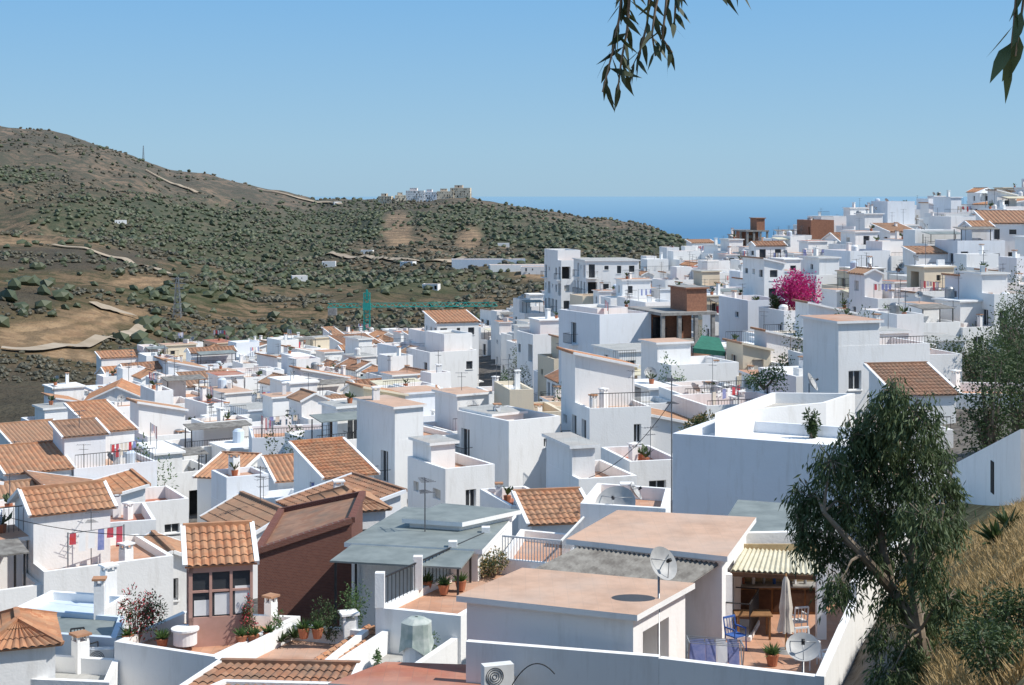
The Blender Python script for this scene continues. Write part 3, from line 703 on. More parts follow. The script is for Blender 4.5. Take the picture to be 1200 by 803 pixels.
for s0,s1 in((0,1),(1,2)):
    a,b_=inset(pl,.1)[s0],inset(pl,.1)[s1]
    for k in range(21): q=lerp2(a,b_,k/20); mb.beam(L3(q,-12.9),L3(q,-12.1),.03,'frame_white')
    mb.beam(L3(a,-12.1),L3(b_,-12.1),.06,'frame_white')
mb.done('terrace_house')
hero('tile_roofed_house',612,690,612,64,2.6,r(12),roof='shed0',dens=.3,rise=.7)
pb=[P(302,0,55)[:2],P(412,0,56)[:2],P(425,0,61)[:2],P(330,0,62)[:2]]
mb=MB(); zl,zr_=zat(648,55),zat(612,56)
mb.poly([L3(pb[0],-19),L3(pb[1],-19),L3(pb[1],zr_),L3(pb[0],zl)],'brick'); mb.poly([L3(pb[1],-19),L3(pb[2],-19),L3(pb[2],zr_),L3(pb[1],zr_)],'brick')
mb.poly([L3(pb[0],-19),L3(pb[3],-19),L3(pb[3],zl),L3(pb[0],zl)],'brick')
mb.poly([L3(pb[0],zl),L3(pb[1],zr_),L3(pb[2],zr_),L3(pb[3],zl)],'clay_tile_dark')
for i,j,za,zc in((0,1,zl,zr_),(1,2,zr_,zr_),(2,3,zr_,zl),(3,0,zl,zl)): mb.beam(L3(pb[i],za+.08),L3(pb[j],zc+.08),.25,'brick',.2)
reserve(pb,1); mb.done('brick_house')
hero('tile_roofed_house',368,440,600,63,3.2,r(20),roof='hip',dens=.3)
cx,cy=P(257,0,50.8)[:2]; cz=-14.45; pc=rect(cx,cy,2.05,1.9,r(14))
mb=MB(); ze=zat(660,50)
def glazed(p0,p1):
    L=math.dist(p0,p1);e=((p1[0]-p0[0])/L,(p1[1]-p0[1])/L);n=(e[1],-e[0])
    mb.obox(p0,e,n,(0,L),(-.15,0),(cz-.2,cz+.75),'frame_pink')
    mb.obox(p0,e,n,(0,L),(-.15,0),(ze-.25,ze),'frame_pink')
    for k in range(4): s=k*(L-.09)/3; mb.obox(p0,e,n,(s,s+.09),(-.12,.003),(cz+.75,ze-.25),'frame_pink')
    mb.obox(p0,e,n,(.09,L-.09),(-.1,-.01),(cz+1.55,cz+1.62),'frame_pink')
    mb.obox(p0,e,n,(.05,L-.05),(-.08,-.06),(cz+.75,ze-.25),'glass')
    for k in range(3):
        s=.12+k*(L-.09)/3; mb.obox(p0,e,n,(s+.05,s+(L-.09)/3-.12),(-.055,-.045),(cz+.8,cz+1.3+.2*k),'canvas_white')
glazed(pc[0],pc[1]); glazed(pc[3],pc[0])
mb.poly([L3(pc[1],cz-.2),L3(pc[2],cz-.2),L3(pc[2],ze),L3(pc[1],ze)],'whitewash');mb.poly([L3(pc[2],cz-.2),L3(pc[3],cz-.2),L3(pc[3],ze),L3(pc[2],ze)],'whitewash')
roof_tile(mb,pc,ze+.02,'shed0','clay_tile',2,'whitewash',rise=.75,ov=.12); mb.done('glazed_conservatory')
B1=[
('roof_terrace',-14.3,[(134,752),(252,770),(352,722),(215,716)],'flat',dict(deck='terracotta_deck',par=.35,wm='whitewash')),
('white_house',-14.1,[(252,772),(372,786),(432,738),(340,730)],'flat',dict(deck='terracotta_deck',par=.5,wm='whitewash')),
('white_house',-14.6,[(0,738),(136,748),(146,722),(30,712)],'flat',dict(deck='grey_roof',par=.15,wm='blue_white')),
('white_house',-14.9,[(-60,792),(128,800),(140,772),(-40,760)],'flat',dict(deck='grey_deck',par=.5,wm='whitewash')),
('white_house',-13.9,[(372,788),(460,800),(545,742),(455,735)],'flat',dict(deck='grey_deck',par=.7,wm='whitewash')),
('roof_terrace',-13.2,[(400,806),(560,818),(600,790),(455,785)],'slab',dict(deck='red_deck')),
('roof_terrace',-13.6,[(200,822),(400,832),(430,800),(262,796)],'flat',dict(deck='grey_deck',par=.4)),
('white_house',-15.2,[(10,716),(110,722),(150,698),(60,692)],'flat',dict(deck='blue_white',par=.3,dens=.5)),
]
for nm,z,pts,rf,kw in B1:
    mb,pl,zd=block(nm,z,pts,-20,rf,**kw)
    if rf=='flat' and z<-13.95: chimney(mb,*lerp2(pl[2],pl[3],.25),zd,R)
    mb.done(nm)
mb=MB(); q=px_to_plan(-13.75,(225,806),(398,812),(412,793),(262,790)); roof_tile(mb,q,-13.75,'shed0','clay_tile_dark',2,'whitewash',rise=.22); mb.done('tiled_lean_to')
mb=MB(); q=[P(352,783,46.5),P(378,790,45.8),P(452,738,50.5),P(430,733,51)]; tiles(mb,q[0],q[1],q[2],q[3],'clay_tile',2); mb.done('tiled_wall_coping')
hero('tile_roofed_house',-45,45,760,47,3.2,r(20),roof='hip',dens=.2)
hero('tile_roofed_house',98,165,612,80,5,r(20),roof='flat',deck='red_deck',dens=.6)
mb,pl,zd=block('x',-10.3,[(788,508),(1002,524),(1030,503),(840,490)],-17,'flat',deck='whitewash',par=.5,wm='whitewash_cool',dens=.03); mb.done('large_white_house')
mb,pl,zd=block('x',-9.75,[(838,484),(968,472),(1002,461),(905,460)],-15,'flat',deck='grey_deck',par=.5,dens=.15); mb.done('white_house')
mb,pl,zd=block('x',-12.0,[(846,632),(950,640),(975,600),(870,592)],-17,'slab',deck='grey_roof',dens=.2); mb.done('flat_roofed_house')
mb,pl,zd=block('x',-11.6,[(680,590),(780,596),(786,572),(700,566)],-17,'flat',deck='terracotta_deck',par=.5,dens=.5); clutter(mb,pl,zd,R,58); mb.done('white_house')
hero('white_house',655,735,560,78,5,r(18),dens=.5,deck='terracotta_deck',upper=((0,.4,.2,1),2,'slab'))
hero('white_house',720,788,540,84,5,r(15),dens=.6,deck='red_deck')
hero('white_house',575,640,592,80,5,r(20),dens=.5,deck='red_deck')
mb=MB(); a=P(1116,0,60);b_=P(1196,0,49); zs=[(zat(545,60),zat(503,49))]
e=Vector((b_[0]-a[0],b_[1]-a[1]));L=e.length;e.normalize();n=Vector((e.y,-e.x))
p=[(a[0],a[1]),(b_[0],b_[1])]; q=[(a[0]-n.x*.25,a[1]-n.y*.25),(b_[0]-n.x*.25,b_[1]-n.y*.25)]
mb.poly([L3(p[0],-16),L3(p[1],-13),L3(p[1],zs[0][1]),L3(p[0],zs[0][0])],'whitewash');mb.poly([L3(q[0],-16),L3(q[1],-13),L3(q[1],zs[0][1]),L3(q[0],zs[0][0])],'whitewash')
mb.poly([L3(p[0],zs[0][0]),L3(p[1],zs[0][1]),L3(q[1],zs[0][1]),L3(q[0],zs[0][0])],'whitewash');mb.poly([L3(p[1],-13),L3(q[1],-13),L3(q[1],zs[0][1]),L3(p[1],zs[0][1])],'whitewash')
mb.obox((a[0],a[1]),(e.x,e.y),(n.x,n.y),(L*.62,L*.66),(.004,.03),(-10.3,-9.2),'dark_void')
mb.done('boundary_wall')
mb=MB(); wallseg(mb,f3,P(1110,0,58)[:2],-17,-11.4); mb.done('boundary_wall')
hero('white_house',1010,1110,560,62,5,r(5),dens=.3)
def acunit(x,y,z,rot):
    mb=MB(); mb.box(x,y,z,.8,.32,.56,'frame_white',rot); c,s=math.cos(rot),math.sin(rot)
    cc=(x-.12*c+.165*s,y-.12*s-.165*c)
    for rr in(.06,.12,.18,.23):
        pts=[(cc[0]+rr*math.cos(t)*c,cc[1]+rr*math.cos(t)*s,z+.28+rr*math.sin(t)) for t in np.linspace(0,6.2832,21)]; mb.tube(pts,.01,'metal_dark',4,False)
    for k in(-.3,.3): mb.beam((x+k*c,y+k*s,z-.01),(x+k*c+.5*s,y+k*s+.7,z-.01),.05,'metal_grey')
    mb.done('air_conditioning_unit')
x,y,_=P(583,0,39.9); acunit(x,y,-12.75,.3)
x,y,_=P(119,0,50.2); acunit(x,y,-15.39,.1)
mb=MB(); x,y,_=P(488,0,47); 
mb.tube([(x,y,-14.6),(x,y,-13.5),(x,y,-13.1),(x,y,-12.98)],[.42,.42,.4,.2],'canvas_white',14)
n=18;k=mb.mi('tarp');B=len(mb.v)
for zz,rr in((-12.92,.05),(-12.95,.25),(-13.07,.46),(-13.5,.48),(-13.85,.54)):
    for i in range(n): t=2*math.pi*i/n; q=rr*(1+.05*math.sin(6*t)); mb.v.append((x+q*math.cos(t),y+q*math.sin(t),zz+(.15*math.sin(3*t+1) if zz<-13.6 else 0)))
for a in range(4):
    for i in range(n): j=(i+1)%n; mb.f.append((B+a*n+i,B+a*n+j,B+(a+1)*n+j,B+(a+1)*n+i));mb.m.append(k)
mb.done('covered_water_tank')
# ---------------------------------------------------------------- generic village fabric
def inhero(x,y,rad):
    return any((x-a)**2+(y-b_)**2<(rr+rad*.35)**2 for a,b_,rr in HERO)
cnt=0
def district(th,u_lo,u_hi,d0,d1,seed,ptile):
    global cnt
    rng=random.Random(seed); c,s=math.cos(th),math.sin(th)
    eta=-200
    row=0
    while eta<480:
        dep=rng.uniform(4.8,6.4)
        xi=-400
        while xi<400:
            w=rng.uniform(3.6,6.6)
            x=c*(xi+w/2)-s*(eta+dep/2);y=s*(xi+w/2)+c*(eta+dep/2)
            xi+=w+(.05 if rng.random()<.80 else rng.uniform(1.2,2.6))
            if y<d0 or y>d1: continue
            u=600+F*x/y
            lo=np.interp(y,*EDG)+6
            if u<max(u_lo,lo) or u>min(u_hi,1330): continue
            if y<np.interp(u,[-300,120,200,500,800,1000,1100,1300],[59,60,70,84,98,96,98,90]): continue
            if y>np.interp(u,[-300,250,600,800,1300],[340,318,325,330,330]): continue
            if 128<y<290 and abs(x-np.interp(y,[128,290],[(594-600)/F*128,(562-600)/F*290]))<w/2+2.2: continue
            if inhero(x,y,w): continue
            if u>560: h=rng.choice([3.0,3.4,5.2,5.6,5.9,7.8] if y>170 else [2.9,3.1,3.4,5.2,5.6])
            else: h=rng.choice([2.9,3.2,3.4,5.0,5.4,5.8])
            if y<95: h=min(h,3.4)
            if 885<u<985 and 110<y<146: h=2.9
            if 655<u<765 and 105<y<150: h=min(h,3.2)
            if u>1120 and 98<y<135: continue
            if rng.random()<.05: continue
            house(x,y,w,dep+rng.uniform(-.6,0),th+rng.uniform(-.08,.08),h+rng.uniform(-.4,.4),rng,ptile,.6); cnt+=1
        eta+=dep+(.2 if row%2 else rng.uniform(1.4,2.4)); row+=1
district(r(31),-300,590,50,345,11,.24)
district(r(17),590,1330,84,345,12,.10)
print('houses',cnt)
# ---------------------------------------------------------------- foliage
def leafmesh(name,C,Dr,Ln,Wd,mat,extra=None):
    n=len(C); Dr=Dr/np.linalg.norm(Dr,axis=1,keepdims=True); rnd=NR.normal(size=(n,3)); S=np.cross(Dr,rnd); S/=np.linalg.norm(S,axis=1,keepdims=True)+1e-9
    Ln=np.asarray(Ln).reshape(-1,1);Wd=np.asarray(Wd).reshape(-1,1)
    N=np.cross(Dr,S)
    V=np.stack([C,C+Dr*Ln*.4+S*Wd/2+N*Wd*.15,C+Dr*Ln,C+Dr*Ln*.4-S*Wd/2+N*Wd*.15],1).reshape(-1,3)
    mb=extra or MB(); B=len(mb.v); mb.v.extend(map(tuple,V.tolist())); k=mb.mi(mat)
    mb.f.extend([(B+4*i,B+4*i+1,B+4*i+2,B+4*i+3) for i in range(n)]); mb.m.extend([k]*n); 
    return mb
def shrub(name,x,y,z,rx,rz,n,leaf,mat,mat2=None,trunk=True):
    mb=MB()
    K=max(5,int(n/120)); cs=[]
    for k in range(K):
        a=R.uniform(0,6.28);rr=R.uniform(.1,.75); cs.append((x+rx*rr*math.cos(a),y+rx*rr*math.sin(a),z+rz*(.45+R.uniform(-.25,.45)),R.uniform(.25,.5)))
        if trunk: mb.tube([(x,y,z-.1),((x+cs[-1][0])/2,(y+cs[-1][1])/2,z+rz*.3),cs[-1][:3]],[rx*.05,rx*.03,rx*.015],'bark',5)
    cs=np.array(cs); id_=NR.randint(0,K,n); o=NR.normal(size=(n,3)); o/=np.linalg.norm(o,axis=1,keepdims=True); o*=NR.uniform(.5,1,(n,1))
    C=cs[id_,:3]+o*cs[id_,3:4]*np.array([rx,rx,rz]); D_=o+NR.normal(size=(n,3))*.5
    leafmesh(name,C,D_,leaf*NR.uniform(.6,1.3,n),leaf*.5*NR.uniform(.6,1.2,n),mat,mb)
    if mat2:
        m_=n//3; leafmesh(name,C[:m_]+o[:m_]*.05,D_[:m_],leaf*np.ones(m_),leaf*.6*np.ones(m_),mat2,mb)
    mb.done(name)
def eucalyptus(base,stems,clumps,nl,name='eucalyptus_tree',L=.15):
    mb=MB(); 
    for st in stems:
        n=len(st); mb.tube(st,[max(.10*(1-i/n),.02) for i in range(n)],'bark',8)
    Cs=[];Ds=[]
    jo=[Vector(p) for st in stems for p in st[1:]]
    tot=sum(c[3]*c[4] for c in clumps)
    for (x,y,z,rx,rz) in clumps:
        c=Vector((x,y,z)); j=min(jo,key=lambda q:(q-c).length+ (q.z-c.z>0)*.5)
        mb.tube([j,j.lerp(c,.5)+Vector((0,0,.12)),c],[.03,.02,.01],'bark',5,False)
        nt_=max(3,int(nl*rx*rz/tot/26))
        for k in range(nt_):
            o=Vector(NR.normal(size=3)); o.normalize(); rr=R.uniform(.1,1)**.7
            e=c+Vector((o.x*rx*rr,o.y*rx*rr,o.z*rz*rr)); 
            if k%2==0: mb.beam(c.lerp(e,.1),e,.012,'bark')
            t=e+Vector((o.x*.12,o.y*.12,-R.uniform(.2,.5)));
            for i in range(26):
                p=e.lerp(t,i/26); Cs.append((p.x+R.gauss(0,.06),p.y+R.gauss(0,.06),p.z+R.gauss(0,.05))); Ds.append((R.gauss(0,.5)+o.x*.3,R.gauss(0,.5),-1+R.gauss(0,.35)))
    n=len(Cs); leafmesh(name,np.array(Cs),np.array(Ds),L*NR.uniform(.6,1.2,n),L*.2*NR.uniform(.7,1.2,n),'eucalyptus_leaf',mb); mb.done(name)
D=24.5
def W(u,v,dd=0): return Vector(P(u,v,D+dd))
bx,by=P(1085,0,D)[:2]; bz=g(bx,by)-.1
stems=[[Vector((bx,by,bz)),W(1078,740),W(1068,680,.1),W(1072,620,.1),W(1060,560,.2),W(1050,500,.2),W(1045,455,.2)],
[W(1078,740),W(1045,690,.3),W(1030,620,.4),W(1010,560,.5),W(1000,530,.5)],
[W(1068,680,.1),W(1095,640,-.3),W(1105,590,-.4)],[W(1045,690,.3),W(1010,650,-.2),W(965,600,-.3)]]
cl=[]
for (u,v,ru,rv) in [(1048,458,24,20),(1030,482,26,24),(1072,484,28,28),(1000,508,30,26),(1040,518,34,28),(1085,525,26,28),(975,540,26,24),(1015,550,32,26),(1062,560,32,26),(1105,570,20,28),(952,582,26,28),(995,592,28,24),(1038,598,30,26),(1082,605,30,26),(940,618,16,22),(972,632,24,24),(1112,612,18,28),(1052,642,30,24),(1015,652,22,20),(1088,660,26,22),(985,682,20,18),(1045,700,24,20),(1084,718,26,20),(1062,755,28,20),(1095,775,30,22),(1045,788,26,18),(1112,700,16,22),(1030,740,14,16)]:
    q=W(u,v,R.uniform(-.8,.8)); cl.append((q.x,q.y,q.z,ru/F*D,rv/F*D))
eucalyptus((bx,by,bz),stems,cl,27000)
def spray(mb,path,nl,L,w,rad=.004,droop=.9,lat=0):
    mb.tube(path,[rad*(1-.7*i/len(path)) for i in range(len(path))],'bark',5)
    Cs=[];Ds=[];seg=len(path)-1
    for i in range(nl):
        t=(i+.5)/nl*seg*.98+.02;k=min(int(t),seg-1); p=path[k].lerp(path[k+1],t-k)
        Cs.append(tuple(p)); Ds.append((R.gauss(lat,.5),R.gauss(0,.4),-droop+R.gauss(0,.25)))
    n=len(Cs); C=np.array(Cs);Dr=np.array(Ds);Dr/=np.linalg.norm(Dr,axis=1,keepdims=True)
    S=np.cross(Dr,NR.normal(size=(n,3)));S/=np.linalg.norm(S,axis=1,keepdims=True)
    k_=mb.mi('eucalyptus_leaf_backlit' if w<.02 else 'eucalyptus_leaf')
    for i in range(n):
        l=L*R.uniform(.65,1.2);ww=w*R.uniform(.8,1.2);c=Vector(C[i]);d=Vector(Dr[i]);s=Vector(S[i]);bend=Vector((R.gauss(0,.25),R.gauss(0,.15),0))*L*3
        B=len(mb.v)
        pts=[(0,0),(.08,.1),(.3,.5),(.55,.45),(.8,.2),(1,0)]
        left=[c+d*(l*a)+bend*(l*a*a)+s*(ww*b_) for a,b_ in pts];right=[c+d*(l*a)+bend*(l*a*a)-s*(ww*b_) for a,b_ in pts[1:-1]]
        mb.v.extend(map(tuple,left+right[::-1])); mb.f.append(tuple(range(B,B+len(left)+len(right))));mb.m.append(k_)
mb=MB(); d=3.2
def Q(u,v,dd=0): return Vector(P(u,v,d+dd))
tr=[Vector((2.7,2.6,-2.2)),Vector((2.6,2.7,-.5)),Vector((2.45,2.8,1.2)),Vector((2.1,3.0,2.6))]
mb.tube(tr,[.16,.14,.11,.07],'bark',10)
mb.tube([tr[2],Vector((1.6,3.1,1.35)),Q(880,-200),Q(800,-120),Q(740,-60)],[.05,.03,.018,.01,.006],'bark',6)
mb.tube([tr[2],Vector((1.7,2.9,1.2)),Q(1230,-160)],[.04,.02,.01],'bark',6)
spray(mb,[Q(740,-60),Q(730,-20),Q(726,20),Q(718,60),Q(706,108)],26,.075,.012)
spray(mb,[Q(740,-60),Q(738,-10),Q(735,35),Q(728,72),Q(724,105)],18,.07,.011)
spray(mb,[Q(770,-80),Q(762,-10,.1),Q(758,30,.1),Q(750,60,.1),Q(740,80,.1)],18,.07,.011,lat=.3)
spray(mb,[Q(800,-120),Q(785,-40),Q(780,10),Q(776,45),Q(788,62)],20,.06,.011,lat=.4)
spray(mb,[Q(800,-120),Q(782,-50),Q(768,10),Q(764,40),Q(768,66)],12,.06,.011)
spray(mb,[Q(800,-120),Q(800,-40),Q(792,0),Q(790,30)],9,.06,.011)
spray(mb,[Q(880,-200),Q(872,-90),Q(864,-40),Q(860,-16)],14,.08,.012)
spray(mb,[Q(880,-200),Q(850,-80),Q(838,-30),Q(842,-12)],10,.07,.012)
spray(mb,[Q(1230,-160),Q(1192,-20),Q(1188,30),Q(1185,55),Q(1178,66)],5,.12,.026,lat=-.5)
spray(mb,[Q(1230,-160),Q(1205,-40),Q(1195,30),Q(1190,66)],6,.12,.026)
mb.done('eucalyptus_tree')
x,y,z=P(935,360,150); shrub('bougainvillea',x,y,z,2.5,3.0,4200,.28,'flower_magenta',None)
x,y,z=P(905,362,150); shrub('bush',x,y,z,1.0,1.3,600,.25,'leaf')
def onz(u,D,z=None):
    x,y,_=P(u,0,D); return x,y,(g(x,y) if z is None else z)
for u,D_,z,rx,rz,n,mt,m2 in [(160,50,-14.6,.75,1.5,1300,'leaf','flower_red'),(180,51,-14.6,.5,1.2,700,'leaf_bright',None),(290,50,-14.4,.35,1.1,500,'leaf','flower_red'),(330,50,-14.4,.35,.8,400,'leaf_bright',None),
 (385,50,-14.4,.7,1.0,900,'leaf',None),(415,50.5,-14.2,.7,1.3,900,'leaf_bright',None),(578,54,-13.4,.9,.9,1200,'leaf','dry_grass_blade'),(500,47.5,-14.2,.6,.5,400,'leaf_bright',None),(442,46,-14.2,.22,.5,200,'leaf_bright',None),
 (1112,118,-13.6,2.0,2.4,1800,'leaf',None),(1185,104,None,3.0,4.2,3000,'leaf',None),(1150,106,None,2.6,3.2,2400,'leaf',None),(1215,112,None,3.2,5,3000,'leaf',None),(1160,72,None,1.8,5.2,3000,'leaf',None),(1190,74,None,1.8,4.0,2400,'leaf',None),(1190,125,None,3,4.5,2400,'leaf',None),(895,100,-12.6,1.6,1.2,900,'leaf_bright',None),(820,88,-13.9,1.4,1.2,900,'leaf','dry_grass_blade'),
 (1165,17,None,.5,.5,1500,'leaf',None),(1195,17.5,None,.6,.6,2200,'leaf',None),(1178,15,None,.5,.5,1800,'leaf',None),(405,118,None,.9,2.5,700,'leaf',None),(610,170,None,1.5,2,600,'leaf',None),(950,68,-10.9,.35,1.1,500,'leaf',None),
 (1075,27,None,.5,.6,900,'leaf',None),(1128,22,None,.4,.4,700,'leaf',None)]:
    x,y,zz=onz(u,D_,z); shrub('leafy_shrub' if not m2 else 'flowering_shrub',x,y,zz,rx,rz,n,(.06 if D_<30 else .09) if D_<60 else .2,mt,m2)
# garden trees in the gaps between houses
k=0;tries=0
while k<46 and tries<6000:
    tries+=1; D_=R.uniform(95,300); u=R.uniform(120,1220) if R.random()<.35 else R.uniform(600,1220)
    x=(u-600)/F*D_
    if u<np.interp(D_,*EDG)+10: continue
    if any((x-a)**2+(D_-b_)**2<(rr+.5)**2 for a,b_,rr in PLACED) or inhero(x,D_,0): continue
    h=R.uniform(3.5,6.5); shrub('garden_tree',x,D_,g(x,D_),R.uniform(1.2,2.0),h,900,.24,R.choice(['leaf','leaf','leaf_bright'])); k+=1
def agave(x,y,z,s,name='agave'):
    mb=MB()
    for i in range(34):
        a=R.uniform(0,6.28);el=R.uniform(.3,1.3);L=s*R.uniform(.7,1);d=Vector((math.cos(a)*math.cos(el),math.sin(a)*math.cos(el),math.sin(el)));sd=Vector((-math.sin(a),math.cos(a),0));c=Vector((x,y,z))
        w=s*.06; p=[c-sd*w,c+sd*w,c+d*L*.5+sd*w*1.1,c+d*L-Vector((0,0,L*.15)),c+d*L*.5-sd*w*1.1]
        mb.poly(p,'leaf')
    mb.done(name)
for u,D_,s in((1168,38,1.0),(1182,40,.8),(1128,30,.5),(345,50,.6),(330,49.6,.5)):
    x,y,zz=onz(u,D_,None if D_<45 else -14.45); agave(x,y,zz,s)
for u,D_,z in((283,49.2,-14.45),(297,49.3,-14.45),(315,49.6,-14.45),(356,49.5,-14.3),(372,49.5,-14.3),(500,52,-13.4),(520,51.5,-13.4),(540,52,-13.4),(150,49.8,-14.6),(190,49.4,-14.6),(905,43.5,TF+.01)):
    x,y,_=P(u,0,D_); mb=MB(); mb.tube([(x,y,z),(x,y,z+.28),(x,y,z+.32)],[.13,.19,.2],'pot',12)
    C=np.array([[x,y,z+.3]]*60);Dr=NR.normal(size=(60,3))*[.7,.7,.4]+[0,0,.8]; leafmesh('p',C,Dr,NR.uniform(.2,.45,60),np.full(60,.06),'leaf_bright',mb); mb.done('potted_plant')
mb=MB(); x,y,_=P(217,0,49.4); mb.tube([(x,y,-14.45),(x,y,-14.0)],.38,'canvas_white',20); mb.tube([(x,y,-14.0),(x,y,-13.94)],.45,'canvas_white',20); mb.done('round_patio_table')
n=46000; d_=np.exp(NR.uniform(np.log(14),np.log(50),n)); u_=NR.uniform(1040,1300,n); ok=(u_>1056-(d_-35)*1.2); d_,u_=d_[ok],u_[ok]
X_=(u_-600)/F*d_; dn=fbm(X_*1.1,d_*.9,31,3); ok=dn>-.25; X_,d_=X_[ok],d_[ok]; n=len(X_)
Z_=gz(X_,d_); C=np.stack([X_,d_,Z_-.02],-1); Dr=NR.normal(size=(n,3))*[.6,.6,.1]+[0,0,1]
leafmesh('g',C,Dr,NR.uniform(.08,.24,n)*(1+.8*vn(X_*1.4,d_,4)),np.full(n,.018),'dry_grass_blade').done('dry_grass')
# ---------------------------------------------------------------- distant hillside planting (one mesh each)
ico_v=[];t=(1+5**.5)/2
for a in(-1,1):
    for b_ in(-t,t): ico_v+= [(0,a,b_),(a,b_,0),(b_,0,a)]
iv=np.array(ico_v);iv/=np.linalg.norm(iv[0])
import itertools
ed=min(np.linalg.norm(iv[i]-iv[j]) for i,j in itertools.combinations(range(12),2))
fa=[(i,j,k) for i,j,k in itertools.combinations(range(12),3) if all(abs(np.linalg.norm(iv[a]-iv[b_])-ed)<.01 for a,b_ in((i,j),(j,k),(i,k)))]
def grove(name,X,Y,S,mat):
    Z=gz(X,Y); V=[]
    for i in range(len(X)):
        jit=NR.uniform(.65,1.3,(12,1)); q=iv*jit*[S[i],S[i],S[i]*.8]+[X[i],Y[i],Z[i]+S[i]*.4]; V.append(q)
    V=np.concatenate(V); fa_=np.array(fa); Fc=(fa_[None]+12*np.arange(len(X))[:,None,None]).reshape(-1,3)
    me=bpy.data.meshes.new(name); me.from_pydata(V.tolist(),[],Fc.tolist()); me.materials.append(M[mat]); o=bpy.data.objects.new(name,me); SC.collection.objects.link(o)
gx,gy=np.meshgrid(np.arange(-900,500,7.5),np.arange(420,2050,9)); gx=gx.ravel()+NR.normal(0,1.3,gx.size);gy=gy.ravel()+NR.normal(0,1.3,gy.size)
U=600+F*gx/gy; ok=(U>-60)&(U<960); gx,gy=gx[ok],gy[ok]
c_=cover(gx,gy,gz(gx,gy)); pr=np.clip(c_[0]*.75,0,.75)+.05; ok=(NR.rand(len(gx))<pr)&((c_[1]<.3)|(NR.rand(len(gx))<.25)); 
grove('distant_olive_grove',gx[ok],gy[ok],NR.uniform(1.1,3.0,ok.sum()),'far_leaf')
n=34000; yy=np.exp(NR.uniform(np.log(140),np.log(1950),n)); uu=NR.uniform(-80,960,n); xx=(uu-600)/F*yy; c_=cover(xx,yy,gz(xx,yy)); q=fbm(xx/70,yy/70,50,3); ok=(q>-.15)&(c_[1]<.35)&(c_[3]<.05)&((yy>345)|(uu<240))
grove('distant_scrub',xx[ok],yy[ok],NR.uniform(.4,1.9,ok.sum())*np.clip(yy[ok]/800,.45,1.2),'far_scrub')
n=700; yy=np.exp(NR.uniform(np.log(300),np.log(900),n)); uu=NR.uniform(-60,700,n); xx=(uu-600)/F*yy; c_=cover(xx,yy,gz(xx,yy)); q=fbm(xx/50,yy/50,77,3); ok=(q>.0)&(c_[3]<.05)&(c_[1]<.6)
grove('valley_tree_group',xx[ok],yy[ok],NR.uniform(1.2,3.2,ok.sum()),'far_leaf')
def track(pts,w,m='track_soil',d0=400,d1=1900):
    sm=[]
    for a,b_ in zip(pts,pts[1:]):
        for k in range(6):
            h=hit(a[0]+(b_[0]-a[0])*k/6,a[1]+(b_[1]-a[1])*k/6,d0,d1); sm.append(Vector(h[:2]))
    for _ in range(10): sm=[sm[0]]+[(sm[i-1]+sm[i]*2+sm[i+1])/4 for i in range(1,len(sm)-1)]+[sm[-1]]
    dn=[]
    for a,b_ in zip(sm,sm[1:]):
        for k in range(5): q=a.lerp(b_,k/5); dn.append(q)
    mb=MB()
    def pz(p): return (p.x,p.y,g(p.x,p.y)+.5+p.y/1400)
    for i in range(1,len(dn)-2):
        def nrm(j): e=(dn[j+1]-dn[j-1]); e.normalize(); return Vector((-e.y,e.x))*w/2
        a,b_=dn[i],dn[i+1]; mb.poly([pz(a-nrm(i)),pz(a+nrm(i)),pz(b_+nrm(i+1)),pz(b_-nrm(i+1))],m)
    mb.done('dirt_track')
track([(60,288),(110,296),(150,306),(180,318),(212,326)],6,d0=560,d1=900)
track([(170,200),(200,215),(240,232)],5,d0=1000)
track([(300,222),(345,232),(390,238),(402,242)],6,d0=1300)
track([(110,360),(150,366),(182,378)],4,d0=370,d1=520)
track([(0,425),(50,412),(100,404),(150,396),(175,384)],3.5,d0=350,d1=480)
track([(380,300),(440,303),(500,310),(560,305),(620,312)],6,d0=700,d1=1400)
def farbld(name,u,v,w,d,h,rot=0,wm='whitewash',roof='flat',d0=500,d1=1990,dens=.5,lift=0):
    x,y,z=hit(u,v,d0,d1); poly=rect(x,y+d/2,w,d,rot); mb=MB(); volume(mb,poly,z-6,z+h+lift,roof,wm,'terracotta_pale',.4,0,R,dens); mb.done(name)
for u,w_,h_,m_ in((452,16,9,'cream_wall'),(470,14,8,'cream_wall'),(487,22,13,'whitewash'),(505,16,11,'whitewash_cool'),(522,20,9,'cream_wall'),(540,24,11,'cream_wall')):
    x=(u-600)/F*1840; y=1840; z=g(x,y); mb=MB(); pl=rect(x,y,w_,12,R.uniform(-.15,.15)); volume(mb,pl,z-8,z+h_,'flat',m_,'terracotta_pale',.4,0,R,.8); volume(mb,inset(sub(pl,.2,.6,.2,.9),.01),z+h_-.5,z+h_+3,'slab',m_,'terracotta_pale',.3,0,R,.4); mb.done('hilltop_apartment_block')
farbld('greenhouse',572,312,48,14,4,.05,'blue_white',dens=0);farbld('greenhouse',610,318,40,12,4,.1,'whitewash',dens=0);farbld('warehouse',635,322,26,12,5,0,'whitewash',dens=.3)
for u,v in((430,298),(140,264),(478,312),(350,330),(395,240),(690,315),(655,300),(590,290),(505,340),(385,312)): farbld('farmhouse',u,v,9,6,3,R.uniform(-.4,.4),'whitewash','flat')
